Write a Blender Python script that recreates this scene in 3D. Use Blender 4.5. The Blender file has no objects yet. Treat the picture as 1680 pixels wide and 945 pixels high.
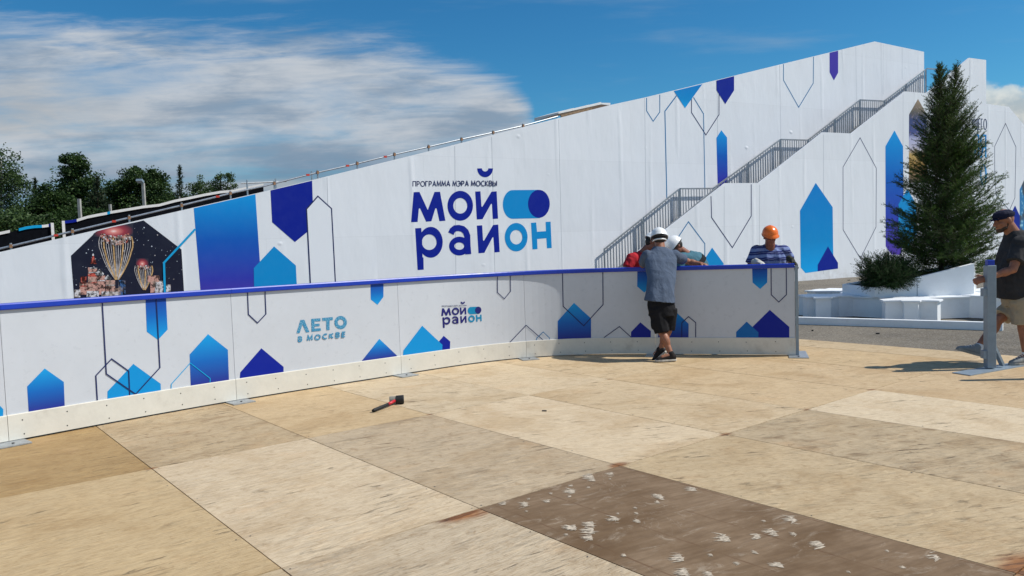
import bpy, bmesh, math, random
import numpy as np
from mathutils import Vector, Matrix, noise as mnoise

SC = bpy.context.scene
COL = SC.collection
R_ = math.radians

# ---------------------------------------------------------------- camera
EYE = 1.56
CAM_R = Matrix(((0.99941154, -0.03430118, 0.0),
                (-0.00184428, -0.0537357, 0.99855349),
                (-0.03425156, -0.99796588, -0.05376734)))     # columns: right, down, forward
cam_data = bpy.data.cameras.new('camera')
cam_data.sensor_width = 36.0
cam_data.lens = 36.0 * 1253.0 / 1680.0
cam_data.clip_start = 0.05
cam_data.clip_end = 5000
cam = bpy.data.objects.new('camera', cam_data)
COL.objects.link(cam)
c0, c1, c2 = CAM_R.col
m = Matrix.Identity(4)
for i in range(3):
    m[i][0] = c0[i]; m[i][1] = -c1[i]; m[i][2] = -c2[i]
m[2][3] = EYE
cam.matrix_world = m
SC.camera = cam

# ---------------------------------------------------------------- exposure, sun, sky
SUN_EL, SUN_AZ = 50.0, 94.0
SC.view_settings.view_transform = 'Standard'
SC.view_settings.look = 'None'
SC.view_settings.gamma = 1.0
SC.view_settings.exposure = 0.27
SC.view_settings.use_curve_mapping = False
sun_data = bpy.data.lights.new('sun', 'SUN')
sun_data.energy = 4.0
sun_data.angle = R_(0.53)
sun_data.color = (1.0, 0.95, 0.86)
sun = bpy.data.objects.new('sun', sun_data)
COL.objects.link(sun)
sdir = Vector((math.cos(R_(SUN_EL)) * math.sin(R_(SUN_AZ)), math.cos(R_(SUN_EL)) * math.cos(R_(SUN_AZ)), math.sin(R_(SUN_EL))))
sun.rotation_euler = sdir.to_track_quat('Z', 'Y').to_euler()
sun.location = (20, -5, 30)


def lin(r, g, b):
    def f(c):
        c /= 255.0
        return c / 12.92 if c <= 0.04045 else ((c + 0.055) / 1.055) ** 2.4
    return (f(r), f(g), f(b))


class NT:
    """small helper to write node trees"""
    def __init__(self, tree):
        self.t = tree
        self.n = tree.nodes
        self.l = tree.links

    def new(self, typ, **kw):
        nd = self.n.new(typ)
        for k, v in kw.items():
            setattr(nd, k, v)
        return nd

    def put(self, sock, val):
        if hasattr(val, 'is_linked') or isinstance(val, bpy.types.NodeSocket):
            self.l.new(val, sock)
        else:
            sock.default_value = val

    def math(self, op, a, b=0.0, c=0.0, clamp=False):
        nd = self.new('ShaderNodeMath', operation=op, use_clamp=clamp)
        self.put(nd.inputs[0], a); self.put(nd.inputs[1], b); self.put(nd.inputs[2], c)
        return nd.outputs[0]

    def smooth(self, x, a, b):
        nd = self.new('ShaderNodeMapRange', interpolation_type='SMOOTHSTEP')
        self.put(nd.inputs[0], x); self.put(nd.inputs[1], a); self.put(nd.inputs[2], b)
        return nd.outputs[0]

    def mix(self, fac, a, b, typ='MIX'):
        nd = self.new('ShaderNodeMix', data_type='RGBA', blend_type=typ)
        self.put(nd.inputs[0], fac)
        for s, v in ((6, a), (7, b)):
            if isinstance(v, tuple):
                v = (*v, 1.0) if len(v) == 3 else v
            self.put(nd.inputs[s], v)
        return nd.outputs[2]

    def noise(self, vec, scale, detail=4.0, rough=0.55, lac=2.0, dist=0.0):
        nd = self.new('ShaderNodeTexNoise')
        if vec is not None:
            self.l.new(vec, nd.inputs['Vector'])
        nd.inputs['Scale'].default_value = scale
        nd.inputs['Detail'].default_value = detail
        nd.inputs['Roughness'].default_value = rough
        nd.inputs['Lacunarity'].default_value = lac
        nd.inputs['Distortion'].default_value = dist
        return nd.outputs['Fac']

    def mapping(self, vec, scale=(1, 1, 1), loc=(0, 0, 0), rot=(0, 0, 0)):
        nd = self.new('ShaderNodeMapping')
        self.l.new(vec, nd.inputs['Vector'])
        nd.inputs['Scale'].default_value = scale
        nd.inputs['Location'].default_value = loc
        nd.inputs['Rotation'].default_value = rot
        return nd.outputs[0]

    def ramp(self, fac, stops, interp='LINEAR'):
        nd = self.new('ShaderNodeValToRGB')
        cr = nd.color_ramp
        cr.interpolation = interp
        while len(cr.elements) < len(stops):
            cr.elements.new(0.5)
        for e, (p, c) in zip(cr.elements, stops):
            e.position = p
            e.color = (*c, 1.0) if len(c) == 3 else c
        self.put(nd.inputs[0], fac)
        return nd.outputs[0]

    def bump(self, height, strength=0.3, dist=0.02):
        nd = self.new('ShaderNodeBump')
        nd.inputs['Strength'].default_value = strength
        nd.inputs['Distance'].default_value = dist
        self.l.new(height, nd.inputs['Height'])
        return nd.outputs[0]


def build_world():
    w = bpy.data.worlds.new('World')
    SC.world = w
    w.use_nodes = True
    k = NT(w.node_tree)
    k.n.clear()
    out = k.new('ShaderNodeOutputWorld')
    bg = k.new('ShaderNodeBackground')
    bg.inputs[1].default_value = 0.085
    sky = k.new('ShaderNodeTexSky', sky_type='NISHITA')
    sky.sun_disc = False
    sky.sun_elevation = R_(SUN_EL)
    sky.sun_rotation = R_(SUN_AZ)
    sky.altitude = 200
    sky.air_density = 1.0
    sky.dust_density = 0.4
    sky.ozone_density = 2.0
    hs = k.new('ShaderNodeHueSaturation')
    hs.inputs['Saturation'].default_value = 1.3
    hs.inputs['Value'].default_value = 0.85
    k.l.new(sky.outputs[0], hs.inputs['Color'])
    skyc = k.mix(1.0, hs.outputs[0], (0.50, 1.04, 1.16), 'MULTIPLY')
    tc = k.new('ShaderNodeTexCoord')
    sep = k.new('ShaderNodeSeparateXYZ')
    k.l.new(tc.outputs['Generated'], sep.inputs[0])
    x, y, z = sep.outputs
    yy = k.math('MAXIMUM', y, 0.05)
    gx = k.math('DIVIDE', x, yy)          # tangent of bearing, tangent of height above the northern horizon
    gz = k.math('DIVIDE', z, yy)
    front = k.smooth(y, 0.1, 0.3)
    cmb = k.new('ShaderNodeCombineXYZ')
    k.l.new(gx, cmb.inputs[0]); k.l.new(gz, cmb.inputs[1])
    g = cmb.outputs[0]
    # veil of cirrus: streaks run nearly level, dipping to the right
    wob = k.noise(k.mapping(g, (2.0, 5.0, 1), (3, 1, 0)), 1.6, 3.0)
    streak = k.noise(k.mapping(g, (1.6, 11.0, 1), (1.3, 0.2, 0), (0, 0, R_(13))), 2.2, 8.0, 0.62, dist=0.6)
    fine = k.noise(k.mapping(g, (4.0, 30.0, 1), (5.3, 2.2, 0), (0, 0, R_(15))), 2.6, 6.0, 0.65, dist=0.5)
    # upper rim of the veil as a curve over bearing
    fc = k.new('ShaderNodeFloatCurve')
    cu = fc.mapping.curves[0]
    # x: (gx+0.8)/1.0, y: gz*2
    P = [(-0.8, .345), (-.67, .335), (-.51, .304), (-.335, .288), (-.22, .285), (-.11, .262), (-.01, .227), (.025, .195), (.05, .10), (.2, -.2)]
    pts = [((a + .8) / 1.0, b + .3) for a, b in P]
    cu.points[0].location = pts[0]; cu.points[1].location = pts[-1]
    for p in pts[1:-1]:
        cu.points.new(*p)
    fc.mapping.update()
    k.l.new(k.math('ADD', gx, 0.8, clamp=True), fc.inputs['Value'])
    rim = k.math('SUBTRACT', fc.outputs[0], 0.3)
    d = k.math('SUBTRACT', rim, gz)
    d = k.math('ADD', d, k.math('MULTIPLY', k.math('SUBTRACT', streak, 0.5), 0.10))
    d = k.math('ADD', d, k.math('MULTIPLY', k.math('SUBTRACT', fine, 0.5), 0.05))
    veil = k.smooth(d, -0.015, 0.05)
    dens = k.smooth(k.math('ADD', k.math('MULTIPLY', streak, 0.6), k.math('MULTIPLY', wob, 0.4)), 0.30, 0.56)
    dens = k.math('ADD', k.math('MULTIPLY', dens, 0.58), k.math('ADD', 0.22, k.math('MULTIPLY', fine, 0.32)))
    veil = k.math('MULTIPLY', veil, dens)
    # brightness of the veil: pale high streaks, heavier grey underside low down
    low = k.smooth(gz, 0.155, 0.085)
    puff = k.noise(k.mapping(g, (2.5, 8.0, 1), (7.1, 3.4, 0), (0, 0, R_(4))), 2.0, 5.0, 0.55)
    vb = k.mix(k.smooth(k.math('ADD', k.math('MULTIPLY', puff, .75), k.math('MULTIPLY', fine, .25)), 0.36, 0.60), (2.5, 3.25, 4.2), (5.2, 5.6, 6.1))
    vb = k.mix(k.math('MULTIPLY', low, 0.85), vb, k.mix(k.smooth(puff, .4, .62), (1.45, 2.35, 3.55), (2.1, 2.9, 3.95)))
    # a brighter heap low on the left
    heap = k.math('MULTIPLY', k.smooth(gx, -0.40, -0.62), k.math('MULTIPLY', k.smooth(gz, .15, .18), k.smooth(gz, .26, .21)))
    vb = k.mix(k.math('MULTIPLY', heap, 0.75), vb, (4.7, 4.8, 4.9))
    c = k.mix(k.math('MULTIPLY', veil, front), skyc, vb)
    # pale strip just above the trees
    strip = k.math('MULTIPLY', k.smooth(k.math('ABSOLUTE', k.math('SUBTRACT', gz, k.math('ADD', 0.083, k.math('MULTIPLY', streak, 0.012)))), 0.013, 0.002), k.math('MULTIPLY', k.smooth(gx, -.48, -.38), k.smooth(gx, -.22, -.29)))
    c = k.mix(k.math('MULTIPLY', strip, 0.7), c, (4.2, 4.5, 4.8))
    # cumulus heaps low on the right
    cn = k.noise(k.mapping(g, (5.0, 6.5, 1), (2.1, 9.4, 0)), 1.9, 8.0, 0.55)
    region = k.math('MULTIPLY', k.smooth(gx, 0.50, 0.58), k.smooth(gz, 0.235, 0.15))
    cum = k.smooth(k.math('ADD', cn, k.math('MULTIPLY', region, 0.46)), 0.69, 0.78)
    cum = k.math('MULTIPLY', cum, region)
    cb = k.mix(k.smooth(k.noise(k.mapping(g, (5.0, 7, 1), (2.15, 9.37, 0)), 3.5, 5), 0.36, 0.62), (4.3, 4.9, 5.2), (8.0, 7.8, 7.0))
    c = k.mix(k.math('MULTIPLY', cum, front), c, cb)
    # thin wisps, upper right
    wsp = k.smooth(k.noise(k.mapping(g, (2.2, 14.0, 1), (11, 4, 0), (0, 0, R_(-8))), 1.7, 6.0), 0.5, 0.85)
    c = k.mix(k.math('MULTIPLY', wsp, k.math('MULTIPLY', front, 0.35)), c, (3.6, 4.4, 5.2))
    # unseen clouds behind the camera (south), added to lift the ambient light
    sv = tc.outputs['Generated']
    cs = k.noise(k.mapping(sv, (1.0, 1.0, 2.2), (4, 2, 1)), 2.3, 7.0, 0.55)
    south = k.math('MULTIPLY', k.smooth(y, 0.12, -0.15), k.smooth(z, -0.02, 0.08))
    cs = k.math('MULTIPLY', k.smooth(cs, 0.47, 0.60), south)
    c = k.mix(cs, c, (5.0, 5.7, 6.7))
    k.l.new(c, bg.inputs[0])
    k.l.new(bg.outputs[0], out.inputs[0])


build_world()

# ---------------------------------------------------------------- measuring helpers
CX, CY, FPX = 840.0, 472.5, 1253.0


def sight(px, py):
    """direction from the survey station (the camera's place) towards a measured bearing"""
    return CAM_R @ Vector((px - CX, py - CY, FPX))


def ground_at(px, py, z=0.0):
    d = sight(px, py)
    t = (z - EYE) / d.z
    return Vector((d.x * t, d.y * t, z))


def at(px, py, Y):
    """point on the vertical plane y = Y"""
    d = sight(px, py)
    t = Y / d.y
    return Vector((d.x * t, Y, EYE + d.z * t))


# ---------------------------------------------------------------- object helpers
def tag(o, label=None, cat=None, group=None, kind=None):
    if label: o['label'] = label
    if cat: o['category'] = cat
    if group: o['group'] = group
    if kind: o['kind'] = kind
    return o


def thing(name, loc, label, cat, group=None):
    o = bpy.data.objects.new(name, None)
    o.empty_display_size = 0.2
    COL.objects.link(o)
    o.location = loc
    return tag(o, label, cat, group)


def wloc(o):
    p = Vector((0, 0, 0))
    while o is not None:
        p += o.location
        o = o.parent
    return p


def link(name, me, mat=None, parent=None, loc=None):
    """mesh given in world coordinates; loc is the origin it gets (default: centre of its base)"""
    n = len(me.vertices)
    co = np.empty(n * 3, 'f'); me.vertices.foreach_get('co', co); co = co.reshape(-1, 3)
    if loc is None:
        lo, hi = co.min(0), co.max(0)
        loc = Vector(((lo[0] + hi[0]) / 2, (lo[1] + hi[1]) / 2, lo[2]))
    co -= np.array(loc, 'f')
    me.vertices.foreach_set('co', co.ravel())
    me.update()
    o = bpy.data.objects.new(name, me)
    COL.objects.link(o)
    o.location = Vector(loc) - (wloc(parent) if parent else Vector((0, 0, 0)))
    if parent: o.parent = parent
    if mat is not None:
        for mm in (mat if isinstance(mat, (list, tuple)) else [mat]):
            me.materials.append(mm)
    return o


def pymesh(name, verts, faces, uvs=None, smooth=False):
    me = bpy.data.meshes.new(name)
    me.from_pydata([tuple(v) for v in verts], [], [tuple(f) for f in faces])
    if uvs is not None:
        ul = me.uv_layers.new(name='UVMap')
        for li, l in enumerate(me.loops):
            ul.data[li].uv = uvs[l.vertex_index]
    if smooth:
        me.polygons.foreach_set('use_smooth', [True] * len(me.polygons))
    me.update()
    return me


def npmesh(name, verts, faces, attr=None):
    """verts (N,3), faces (M,k) all the same size"""
    verts = np.asarray(verts, 'f'); faces = np.asarray(faces, 'i')
    me = bpy.data.meshes.new(name)
    me.vertices.add(len(verts)); me.vertices.foreach_set('co', verts.ravel())
    kk = faces.shape[1]
    me.loops.add(faces.size); me.loops.foreach_set('vertex_index', faces.ravel())
    me.polygons.add(len(faces))
    me.polygons.foreach_set('loop_start', np.arange(0, faces.size, kk, dtype='i'))
    me.polygons.foreach_set('loop_total', np.full(len(faces), kk, 'i'))
    if attr is not None:
        a = me.attributes.new('tint', 'FLOAT', 'FACE')
        a.data.foreach_set('value', np.asarray(attr, 'f'))
    me.update(calc_edges=True)
    me.validate()
    return me


class MB:
    """collects simple solids"""
    def __init__(self):
        self.v = []; self.f = []

    def add(self, vs, fs):
        b = len(self.v)
        self.v += [Vector(x) for x in vs]
        self.f += [tuple(b + i for i in f) for f in fs]
        return self

    def box(self, c, size, ax=None):
        """ax: three axis vectors"""
        ax = ax or (Vector((1, 0, 0)), Vector((0, 1, 0)), Vector((0, 0, 1)))
        c = Vector(c)
        vs = [c + ax[0] * (sx * size[0] / 2) + ax[1] * (sy * size[1] / 2) + ax[2] * (sz * size[2] / 2)
              for sz in (-1, 1) for sy in (-1, 1) for sx in (-1, 1)]
        return self.add(vs, [(0, 2, 3, 1), (4, 5, 7, 6), (0, 1, 5, 4), (2, 6, 7, 3), (0, 4, 6, 2), (1, 3, 7, 5)])

    def bar(self, a, b, w, h=None, up=Vector((0, 0, 1))):
        a, b = Vector(a), Vector(b)
        d = (b - a)
        L = d.length
        if L < 1e-6: return self
        d /= L
        s = d.cross(up)
        if s.length < 1e-3: s = d.cross(Vector((1, 0, 0)))
        s.normalize(); u = s.cross(d)
        return self.box((a + b) / 2, (L, w, h or w), (d, s, u))

    def tube(self, pts, r, n=8, caps=True):
        pts = [Vector(p) for p in pts]
        rs = r if isinstance(r, (list, tuple)) else [r] * len(pts)
        rings = []
        prev = None
        for i, p in enumerate(pts):
            d = (pts[min(i + 1, len(pts) - 1)] - pts[max(i - 1, 0)]).normalized()
            if prev is None:
                s = d.cross(Vector((0, 0, 1)))
                if s.length < 1e-2: s = d.cross(Vector((1, 0, 0)))
            else:
                s = prev - d * prev.dot(d)
            s.normalize(); prev = s
            u = d.cross(s)
            rings.append([p + (s * math.cos(2 * math.pi * k / n) + u * math.sin(2 * math.pi * k / n)) * rs[i] for k in range(n)])
        vs = [v for rg in rings for v in rg]
        fs = []
        for i in range(len(rings) - 1):
            for k in range(n):
                k2 = (k + 1) % n
                fs.append((i * n + k, i * n + k2, (i + 1) * n + k2, (i + 1) * n + k))
        if caps:
            fs.append(tuple(range(n))[::-1]); fs.append(tuple((len(rings) - 1) * n + k for k in range(n)))
        return self.add(vs, fs)

    def prism(self, poly, z0, z1):
        """poly: plan points; z0, z1 numbers or lists"""
        n = len(poly)
        za = z0 if isinstance(z0, (list, tuple)) else [z0] * n
        zb = z1 if isinstance(z1, (list, tuple)) else [z1] * n
        vs = [(p[0], p[1], za[i]) for i, p in enumerate(poly)] + [(p[0], p[1], zb[i]) for i, p in enumerate(poly)]
        fs = [tuple(range(n))[::-1], tuple(range(n, 2 * n))]
        for i in range(n):
            j = (i + 1) % n
            fs.append((i, j, n + j, n + i))
        return self.add(vs, fs)

    def mesh(self, name, smooth=False):
        me = pymesh(name, self.v, self.f, smooth=smooth)
        bm = bmesh.new(); bm.from_mesh(me)
        bmesh.ops.recalc_face_normals(bm, faces=bm.faces)
        bm.to_mesh(me); bm.free()
        return me

    def build(self, name, mat=None, parent=None, loc=None, smooth=False, bevel=0.0):
        o = link(name, self.mesh(name, smooth), mat, parent, loc)
        if bevel:
            md = o.modifiers.new('bevel', 'BEVEL')
            md.width = bevel; md.segments = 2; md.limit_method = 'ANGLE'
        return o


# ---------------------------------------------------------------- materials
def basemat(name, color=(0.5, 0.5, 0.5), rough=0.6, metal=0.0, spec=0.5):
    mt = bpy.data.materials.new(name)
    mt.use_nodes = True
    k = NT(mt.node_tree)
    bsdf = k.n['Principled BSDF']
    bsdf.inputs['Base Color'].default_value = (*color, 1)
    bsdf.inputs['Roughness'].default_value = rough
    bsdf.inputs['Metallic'].default_value = metal
    bsdf.inputs['Specular IOR Level'].default_value = spec
    return mt, k, bsdf


def noisy(name, color, rough=0.6, metal=0.0, amp=0.25, scale=8.0, bump=0.0, bscale=40.0, spec=0.4, dirt=None):
    """base colour broken up by two sizes of noise, optional bump"""
    mt, k, b = basemat(name, color, rough, metal, spec)
    tc = k.new('ShaderNodeTexCoord')
    o = tc.outputs['Object']
    n1 = k.noise(o, scale, 6, 0.6)
    n2 = k.noise(o, scale * 7, 4, 0.6)
    f = k.math('ADD', k.math('MULTIPLY', n1, 0.7), k.math('MULTIPLY', n2, 0.3))
    lo = tuple(c * (1 - amp) for c in color); hi = tuple(min(1, c * (1 + amp)) for c in color)
    c = k.mix(k.smooth(f, 0.3, 0.7), lo, hi)
    if dirt:
        c = k.mix(k.math('MULTIPLY', k.smooth(k.noise(o, scale * 0.6, 8, 0.7), 0.52, 0.75), dirt[1]), c, dirt[0])
    k.l.new(c, b.inputs['Base Color'])
    k.l.new(k.math('ADD', k.math('MULTIPLY', n2, 0.2), rough - 0.1), b.inputs['Roughness'])
    if bump:
        k.l.new(k.bump(k.noise(o, bscale, 5, 0.6), bump, 0.02), b.inputs['Normal'])
    return mt


NAVY = (0.001, 0.012, 0.27)
CYAN = (0.002, 0.25, 0.60)
BLUE = (0.003, 0.115, 0.46)
PURPLE = (0.06, 0.035, 0.36)
INK = (0.012, 0.02, 0.10)


def printmat(name, stops, rough=0.45):
    """ink on vinyl: gradient over the height of the shape"""
    mt, k, b = basemat(name, stops[0][1], rough, 0, 0.2)
    uv = k.new('ShaderNodeUVMap')
    sp = k.new('ShaderNodeSeparateXYZ')
    k.l.new(uv.outputs[0], sp.inputs[0])
    c = k.ramp(sp.outputs[1], stops) if len(stops) > 1 else (*stops[0][1], 1)
    tc = k.new('ShaderNodeTexCoord')
    n = k.noise(tc.outputs['Object'], 3.0, 5, 0.6)
    cc = k.mix(k.math('MULTIPLY', k.smooth(n, 0.35, 0.8), 0.02), c, (0.35, 0.42, 0.5))
    k.l.new(cc, b.inputs['Base Color'])
    k.l.new(k.bump(k.noise(k.mapping(tc.outputs['Object'], (1, 1, .5)), 1.6, 4, 0.5), 0.25, 0.03), b.inputs['Normal'])
    return mt


M = {}
M['navy'] = printmat('navy_ink', [(0, NAVY)])
M['cyan'] = printmat('cyan_ink', [(0, CYAN)])
M['cyan_soft'] = printmat('soft_cyan_ink', [(0, (0.004, 0.36, 0.80)), (0.35, CYAN), (1, (0.003, 0.20, 0.58))])
M['blue'] = printmat('blue_ink', [(0, (0.004, 0.13, 0.42))])
M['purple'] = printmat('purple_ink', [(0, PURPLE)])
M['house'] = printmat('house_gradient_ink', [(0, (0.018, 0.03, 0.26)), (0.45, (0.006, 0.12, 0.46)), (1, (0.006, 0.31, 0.70))])
M['hang'] = printmat('hanging_gradient_ink', [(0, (0.006, 0.31, 0.70)), (0.6, (0.004, 0.12, 0.46)), (1, (0.010, 0.05, 0.33))])
M['tower'] = printmat('tower_gradient_ink', [(0, (0.085, 0.04, 0.36)), (0.25, (0.03, 0.04, 0.40)), (0.6, (0.004, 0.10, 0.47)), (1, (0.004, 0.30, 0.72))])
M['ink'] = printmat('dark_line_ink', [(0, INK)])
M['teal'] = printmat('teal_line_ink', [(0, (0.01, 0.16, 0.36))])
M['cyan_line'] = printmat('cyan_line_ink', [(0, (0.005, 0.34, 0.66))])
M['logo_teal'] = printmat('teal_lettering_ink', [(0, (0.006, 0.22, 0.42))])


def leto_mat():
    mt, k, b = basemat('dotted_lettering_ink', (0.05, 0.26, 0.42), 0.5)
    tc = k.new('ShaderNodeTexCoord')
    vo = k.new('ShaderNodeTexVoronoi')
    vo.inputs['Scale'].default_value = 75
    k.l.new(tc.outputs['Object'], vo.inputs['Vector'])
    c = k.mix(k.smooth(vo.outputs['Distance'], 0.36, 0.22), (0.035, 0.22, 0.40), (0.28, 0.52, 0.64))
    k.l.new(c, b.inputs['Base Color'])
    return mt


M['leto'] = leto_mat()


def vinyl(name, base, folds=1.0):
    """white banner skin: seams, soft folds and fixing dimples, in metres along and up the wall"""
    mt, k, b = basemat(name, base, 0.55, 0, 0.35)
    uv = k.new('ShaderNodeUVMap')
    v = uv.outputs[0]
    sp = k.new('ShaderNodeSeparateXYZ'); k.l.new(v, sp.inputs[0])
    s, z = sp.outputs[0], sp.outputs[1]
    big = k.noise(k.mapping(v, (0.8, 0.28, 1)), 1.0, 4, 0.5)
    med = k.noise(k.mapping(v, (2.2, 1.0, 1), (4, 2, 0)), 1.0, 2, 0.5)
    # dimples where ties pull the sheet to the scaffold: a jittered grid
    vo = k.new('ShaderNodeTexVoronoi'); vo.inputs['Scale'].default_value = 1.0; vo.inputs['Randomness'].default_value = 0.45
    k.l.new(k.mapping(v, (0.80, 1.05, 1), (0.2, 0.1, 0)), vo.inputs['Vector'])
    dim = k.smooth(vo.outputs['Distance'], 0.09, 0.0)
    dim = k.math('MULTIPLY', dim, k.smooth(k.noise(v, 0.5, 2), 0.40, 0.56))
    # soft ridge at every scaffold upright
    fr = k.math('ABSOLUTE', k.math('SUBTRACT', k.math('FRACT', k.math('MULTIPLY', k.math('ADD', s, k.math('MULTIPLY', med, 0.05)), 0.78)), 0.5))
    ridge = k.smooth(fr, 0.10, 0.0)
    h = k.math('ADD', k.math('MULTIPLY', big, 0.28 * folds), k.math('MULTIPLY', med, 0.05 * folds))
    h = k.math('ADD', h, k.math('MULTIPLY', dim, 0.15 * folds))
    h = k.math('ADD', h, k.math('MULTIPLY', k.math('MULTIPLY', ridge, k.smooth(big, .40, .62)), 0.075 * folds))
    k.l.new(k.bump(h, 0.65, 0.17), b.inputs['Normal'])
    # sheet overlaps read as slightly different whites
    br = k.new('ShaderNodeTexBrick')
    br.offset = 0.5
    for nm, val in (('Scale', 1.0), ('Mortar Size', 0.006), ('Mortar Smooth', 0.3), ('Bias', 0.0), ('Brick Width', 3.1), ('Row Height', 2.35)):
        br.inputs[nm].default_value = val
    br.inputs['Color1'].default_value = (*base, 1)
    br.inputs['Color2'].default_value = (*(c * 0.955 for c in base), 1)
    br.inputs['Mortar'].default_value = (*(c * 0.90 for c in base), 1)
    k.l.new(k.mapping(v, (1, 1, 1), (0.7, 0.35, 0)), br.inputs['Vector'])
    dirt = k.smooth(k.noise(k.mapping(v, (1.2, 0.7, 1), (9, 9, 0)), 0.9, 6, 0.6), 0.45, 0.8)
    c = k.mix(k.math('MULTIPLY', dirt, 0.10), br.outputs[0], (0.50, 0.50, 0.48))
    splash = k.math('MULTIPLY', k.smooth(z, 0.55, 0.0), k.smooth(k.noise(v, 3.0, 6, .7), .35, .7))
    c = k.mix(k.math('MULTIPLY', splash, 0.35), c, (0.36, 0.33, 0.29))
    k.l.new(c, b.inputs['Base Color'])
    return mt


M['vinyl'] = vinyl('banner_vinyl', (0.765, 0.785, 0.83))
M['panel'] = noisy('board_panel_white', (0.535, 0.565, 0.62), 0.3, amp=0.03, scale=2.0, bump=0.02, bscale=6, dirt=((0.40, 0.41, 0.42), 0.22))
M['kick'] = noisy('kick_plate_plastic', (0.64, 0.615, 0.55), 0.45, amp=0.05, scale=5, bump=0.05, bscale=25, dirt=((0.36, 0.33, 0.28), 0.45))
M['cap'] = noisy('blue_cap_plastic', (0.004, 0.035, 0.40), 0.35, amp=0.10, scale=4, spec=0.5)
M['galv'] = noisy('galvanised_steel', (0.42, 0.45, 0.48), 0.42, 0.75, amp=0.18, scale=14, bump=0.03, dirt=((0.30, 0.29, 0.27), 0.4))
M['rail'] = noisy('railing_steel', (0.36, 0.385, 0.41), 0.45, 0.6, amp=0.2, scale=6)
M['greypaint'] = noisy('grey_painted_steel', (0.24, 0.30, 0.36), 0.45, 0.25, amp=0.10, scale=9, bump=0.03, dirt=((0.22, 0.2, 0.18), 0.35))
M['screw'] = noisy('dark_screw_heads', (0.05, 0.05, 0.055), 0.4, 0.6)
M['black'] = noisy('black_cloth_lining', (0.006, 0.007, 0.010), 0.95, amp=0.3, spec=0.03)
M['coupler'] = noisy('rusty_coupler', (0.32, 0.17, 0.09), 0.6, 0.4, amp=0.4, scale=20)
M['redtag'] = noisy('red_plastic', (0.55, 0.05, 0.03), 0.5)
M['tarp'] = noisy('white_tarpaulin', (0.75, 0.75, 0.74), 0.6, amp=0.08, scale=4, bump=0.3, bscale=7)
M['plank'] = noisy('weathered_plank', (0.26, 0.17, 0.10), 0.8, amp=0.35, scale=9)
M['benchwhite'] = noisy('white_painted_plywood', (0.84, 0.865, 0.89), 0.4, amp=0.03, scale=4, bump=0.02, bscale=18, dirt=((0.48, 0.46, 0.42), 0.22))
M['soil'] = noisy('dark_soil', (0.035, 0.026, 0.018), 0.95, amp=0.5, scale=14, bump=0.6)
M['concrete'] = noisy('concrete_post', (0.34, 0.33, 0.31), 0.85, amp=0.2, scale=5)
M['bark'] = noisy('tree_bark', (0.085, 0.065, 0.048), 0.9, amp=0.4, scale=9, bump=0.6, bscale=22)
M['birchbark'] = noisy('birch_bark', (0.50, 0.49, 0.46), 0.8, amp=0.35, scale=4)


def leafmat(name, dark, light, trans=0.25):
    mt, k, b = basemat(name, dark, 0.6, 0, 0.3)
    at_ = k.new('ShaderNodeAttribute'); at_.attribute_name = 'tint'
    c = k.mix(at_.outputs['Fac'], dark, light)
    k.l.new(c, b.inputs['Base Color'])
    tr = k.new('ShaderNodeBsdfTranslucent')
    k.l.new(c, tr.inputs[0])
    mx = k.new('ShaderNodeMixShader'); mx.inputs[0].default_value = trans
    k.l.new(b.outputs[0], mx.inputs[1]); k.l.new(tr.outputs[0], mx.inputs[2])
    k.l.new(mx.outputs[0], k.n['Material Output'].inputs[0])
    return mt


M['leaf'] = leafmat('broad_leaves', (0.018, 0.042, 0.010), (0.055, 0.105, 0.022))
M['birchleaf'] = leafmat('birch_leaves', (0.03, 0.06, 0.018), (0.085, 0.14, 0.04))
M['darkleaf'] = leafmat('dark_conifer_needles', (0.012, 0.024, 0.010), (0.030, 0.055, 0.020), 0.1)
M['needle'] = leafmat('spruce_needles', (0.014, 0.036, 0.008), (0.105, 0.185, 0.034), 0.28)
M['bushleaf'] = leafmat('juniper_needles', (0.010, 0.028, 0.006), (0.042, 0.095, 0.018), 0.14)


def asphalt():
    mt, k, b = basemat('worn_asphalt', (0.12, 0.11, 0.10), 0.9, 0, .2)
    tc = k.new('ShaderNodeTexCoord'); o = tc.outputs['Object']
    n1 = k.noise(o, 0.35, 6, 0.6)
    n2 = k.noise(o, 2.2, 6, 0.65)
    vo = k.new('ShaderNodeTexVoronoi'); vo.inputs['Scale'].default_value = 70
    k.l.new(o, vo.inputs['Vector'])
    c = k.mix(k.smooth(n1, 0.3, 0.7), (0.118, 0.103, 0.083), (0.20, 0.175, 0.138))
    c = k.mix(k.math('MULTIPLY', k.smooth(n2, 0.45, 0.75), 0.6), c, (0.25, 0.212, 0.16))
    sg = k.new('ShaderNodeSeparateColor'); k.l.new(vo.outputs['Color'], sg.inputs[0])
    c = k.mix(k.math('MULTIPLY', k.smooth(sg.outputs[0], 0.55, 1.0), 0.5), c, (0.38, 0.36, 0.32))
    c = k.mix(k.math('MULTIPLY', k.smooth(sg.outputs[1], 0.6, 1.0), 0.6), c, (0.045, 0.042, 0.04))
    c = k.mix(k.math('MULTIPLY', k.smooth(k.noise(o, 1.1, 7, 0.7), 0.60, 0.72), 0.7), c, (0.05, 0.046, 0.042))
    k.l.new(c, b.inputs['Base Color'])
    k.l.new(k.bump(k.math('ADD', vo.outputs['Distance'], k.math('MULTIPLY', n2, 1.2)), 0.6, 0.012), b.inputs['Normal'])
    return mt


M['asphalt'] = asphalt()


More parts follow.
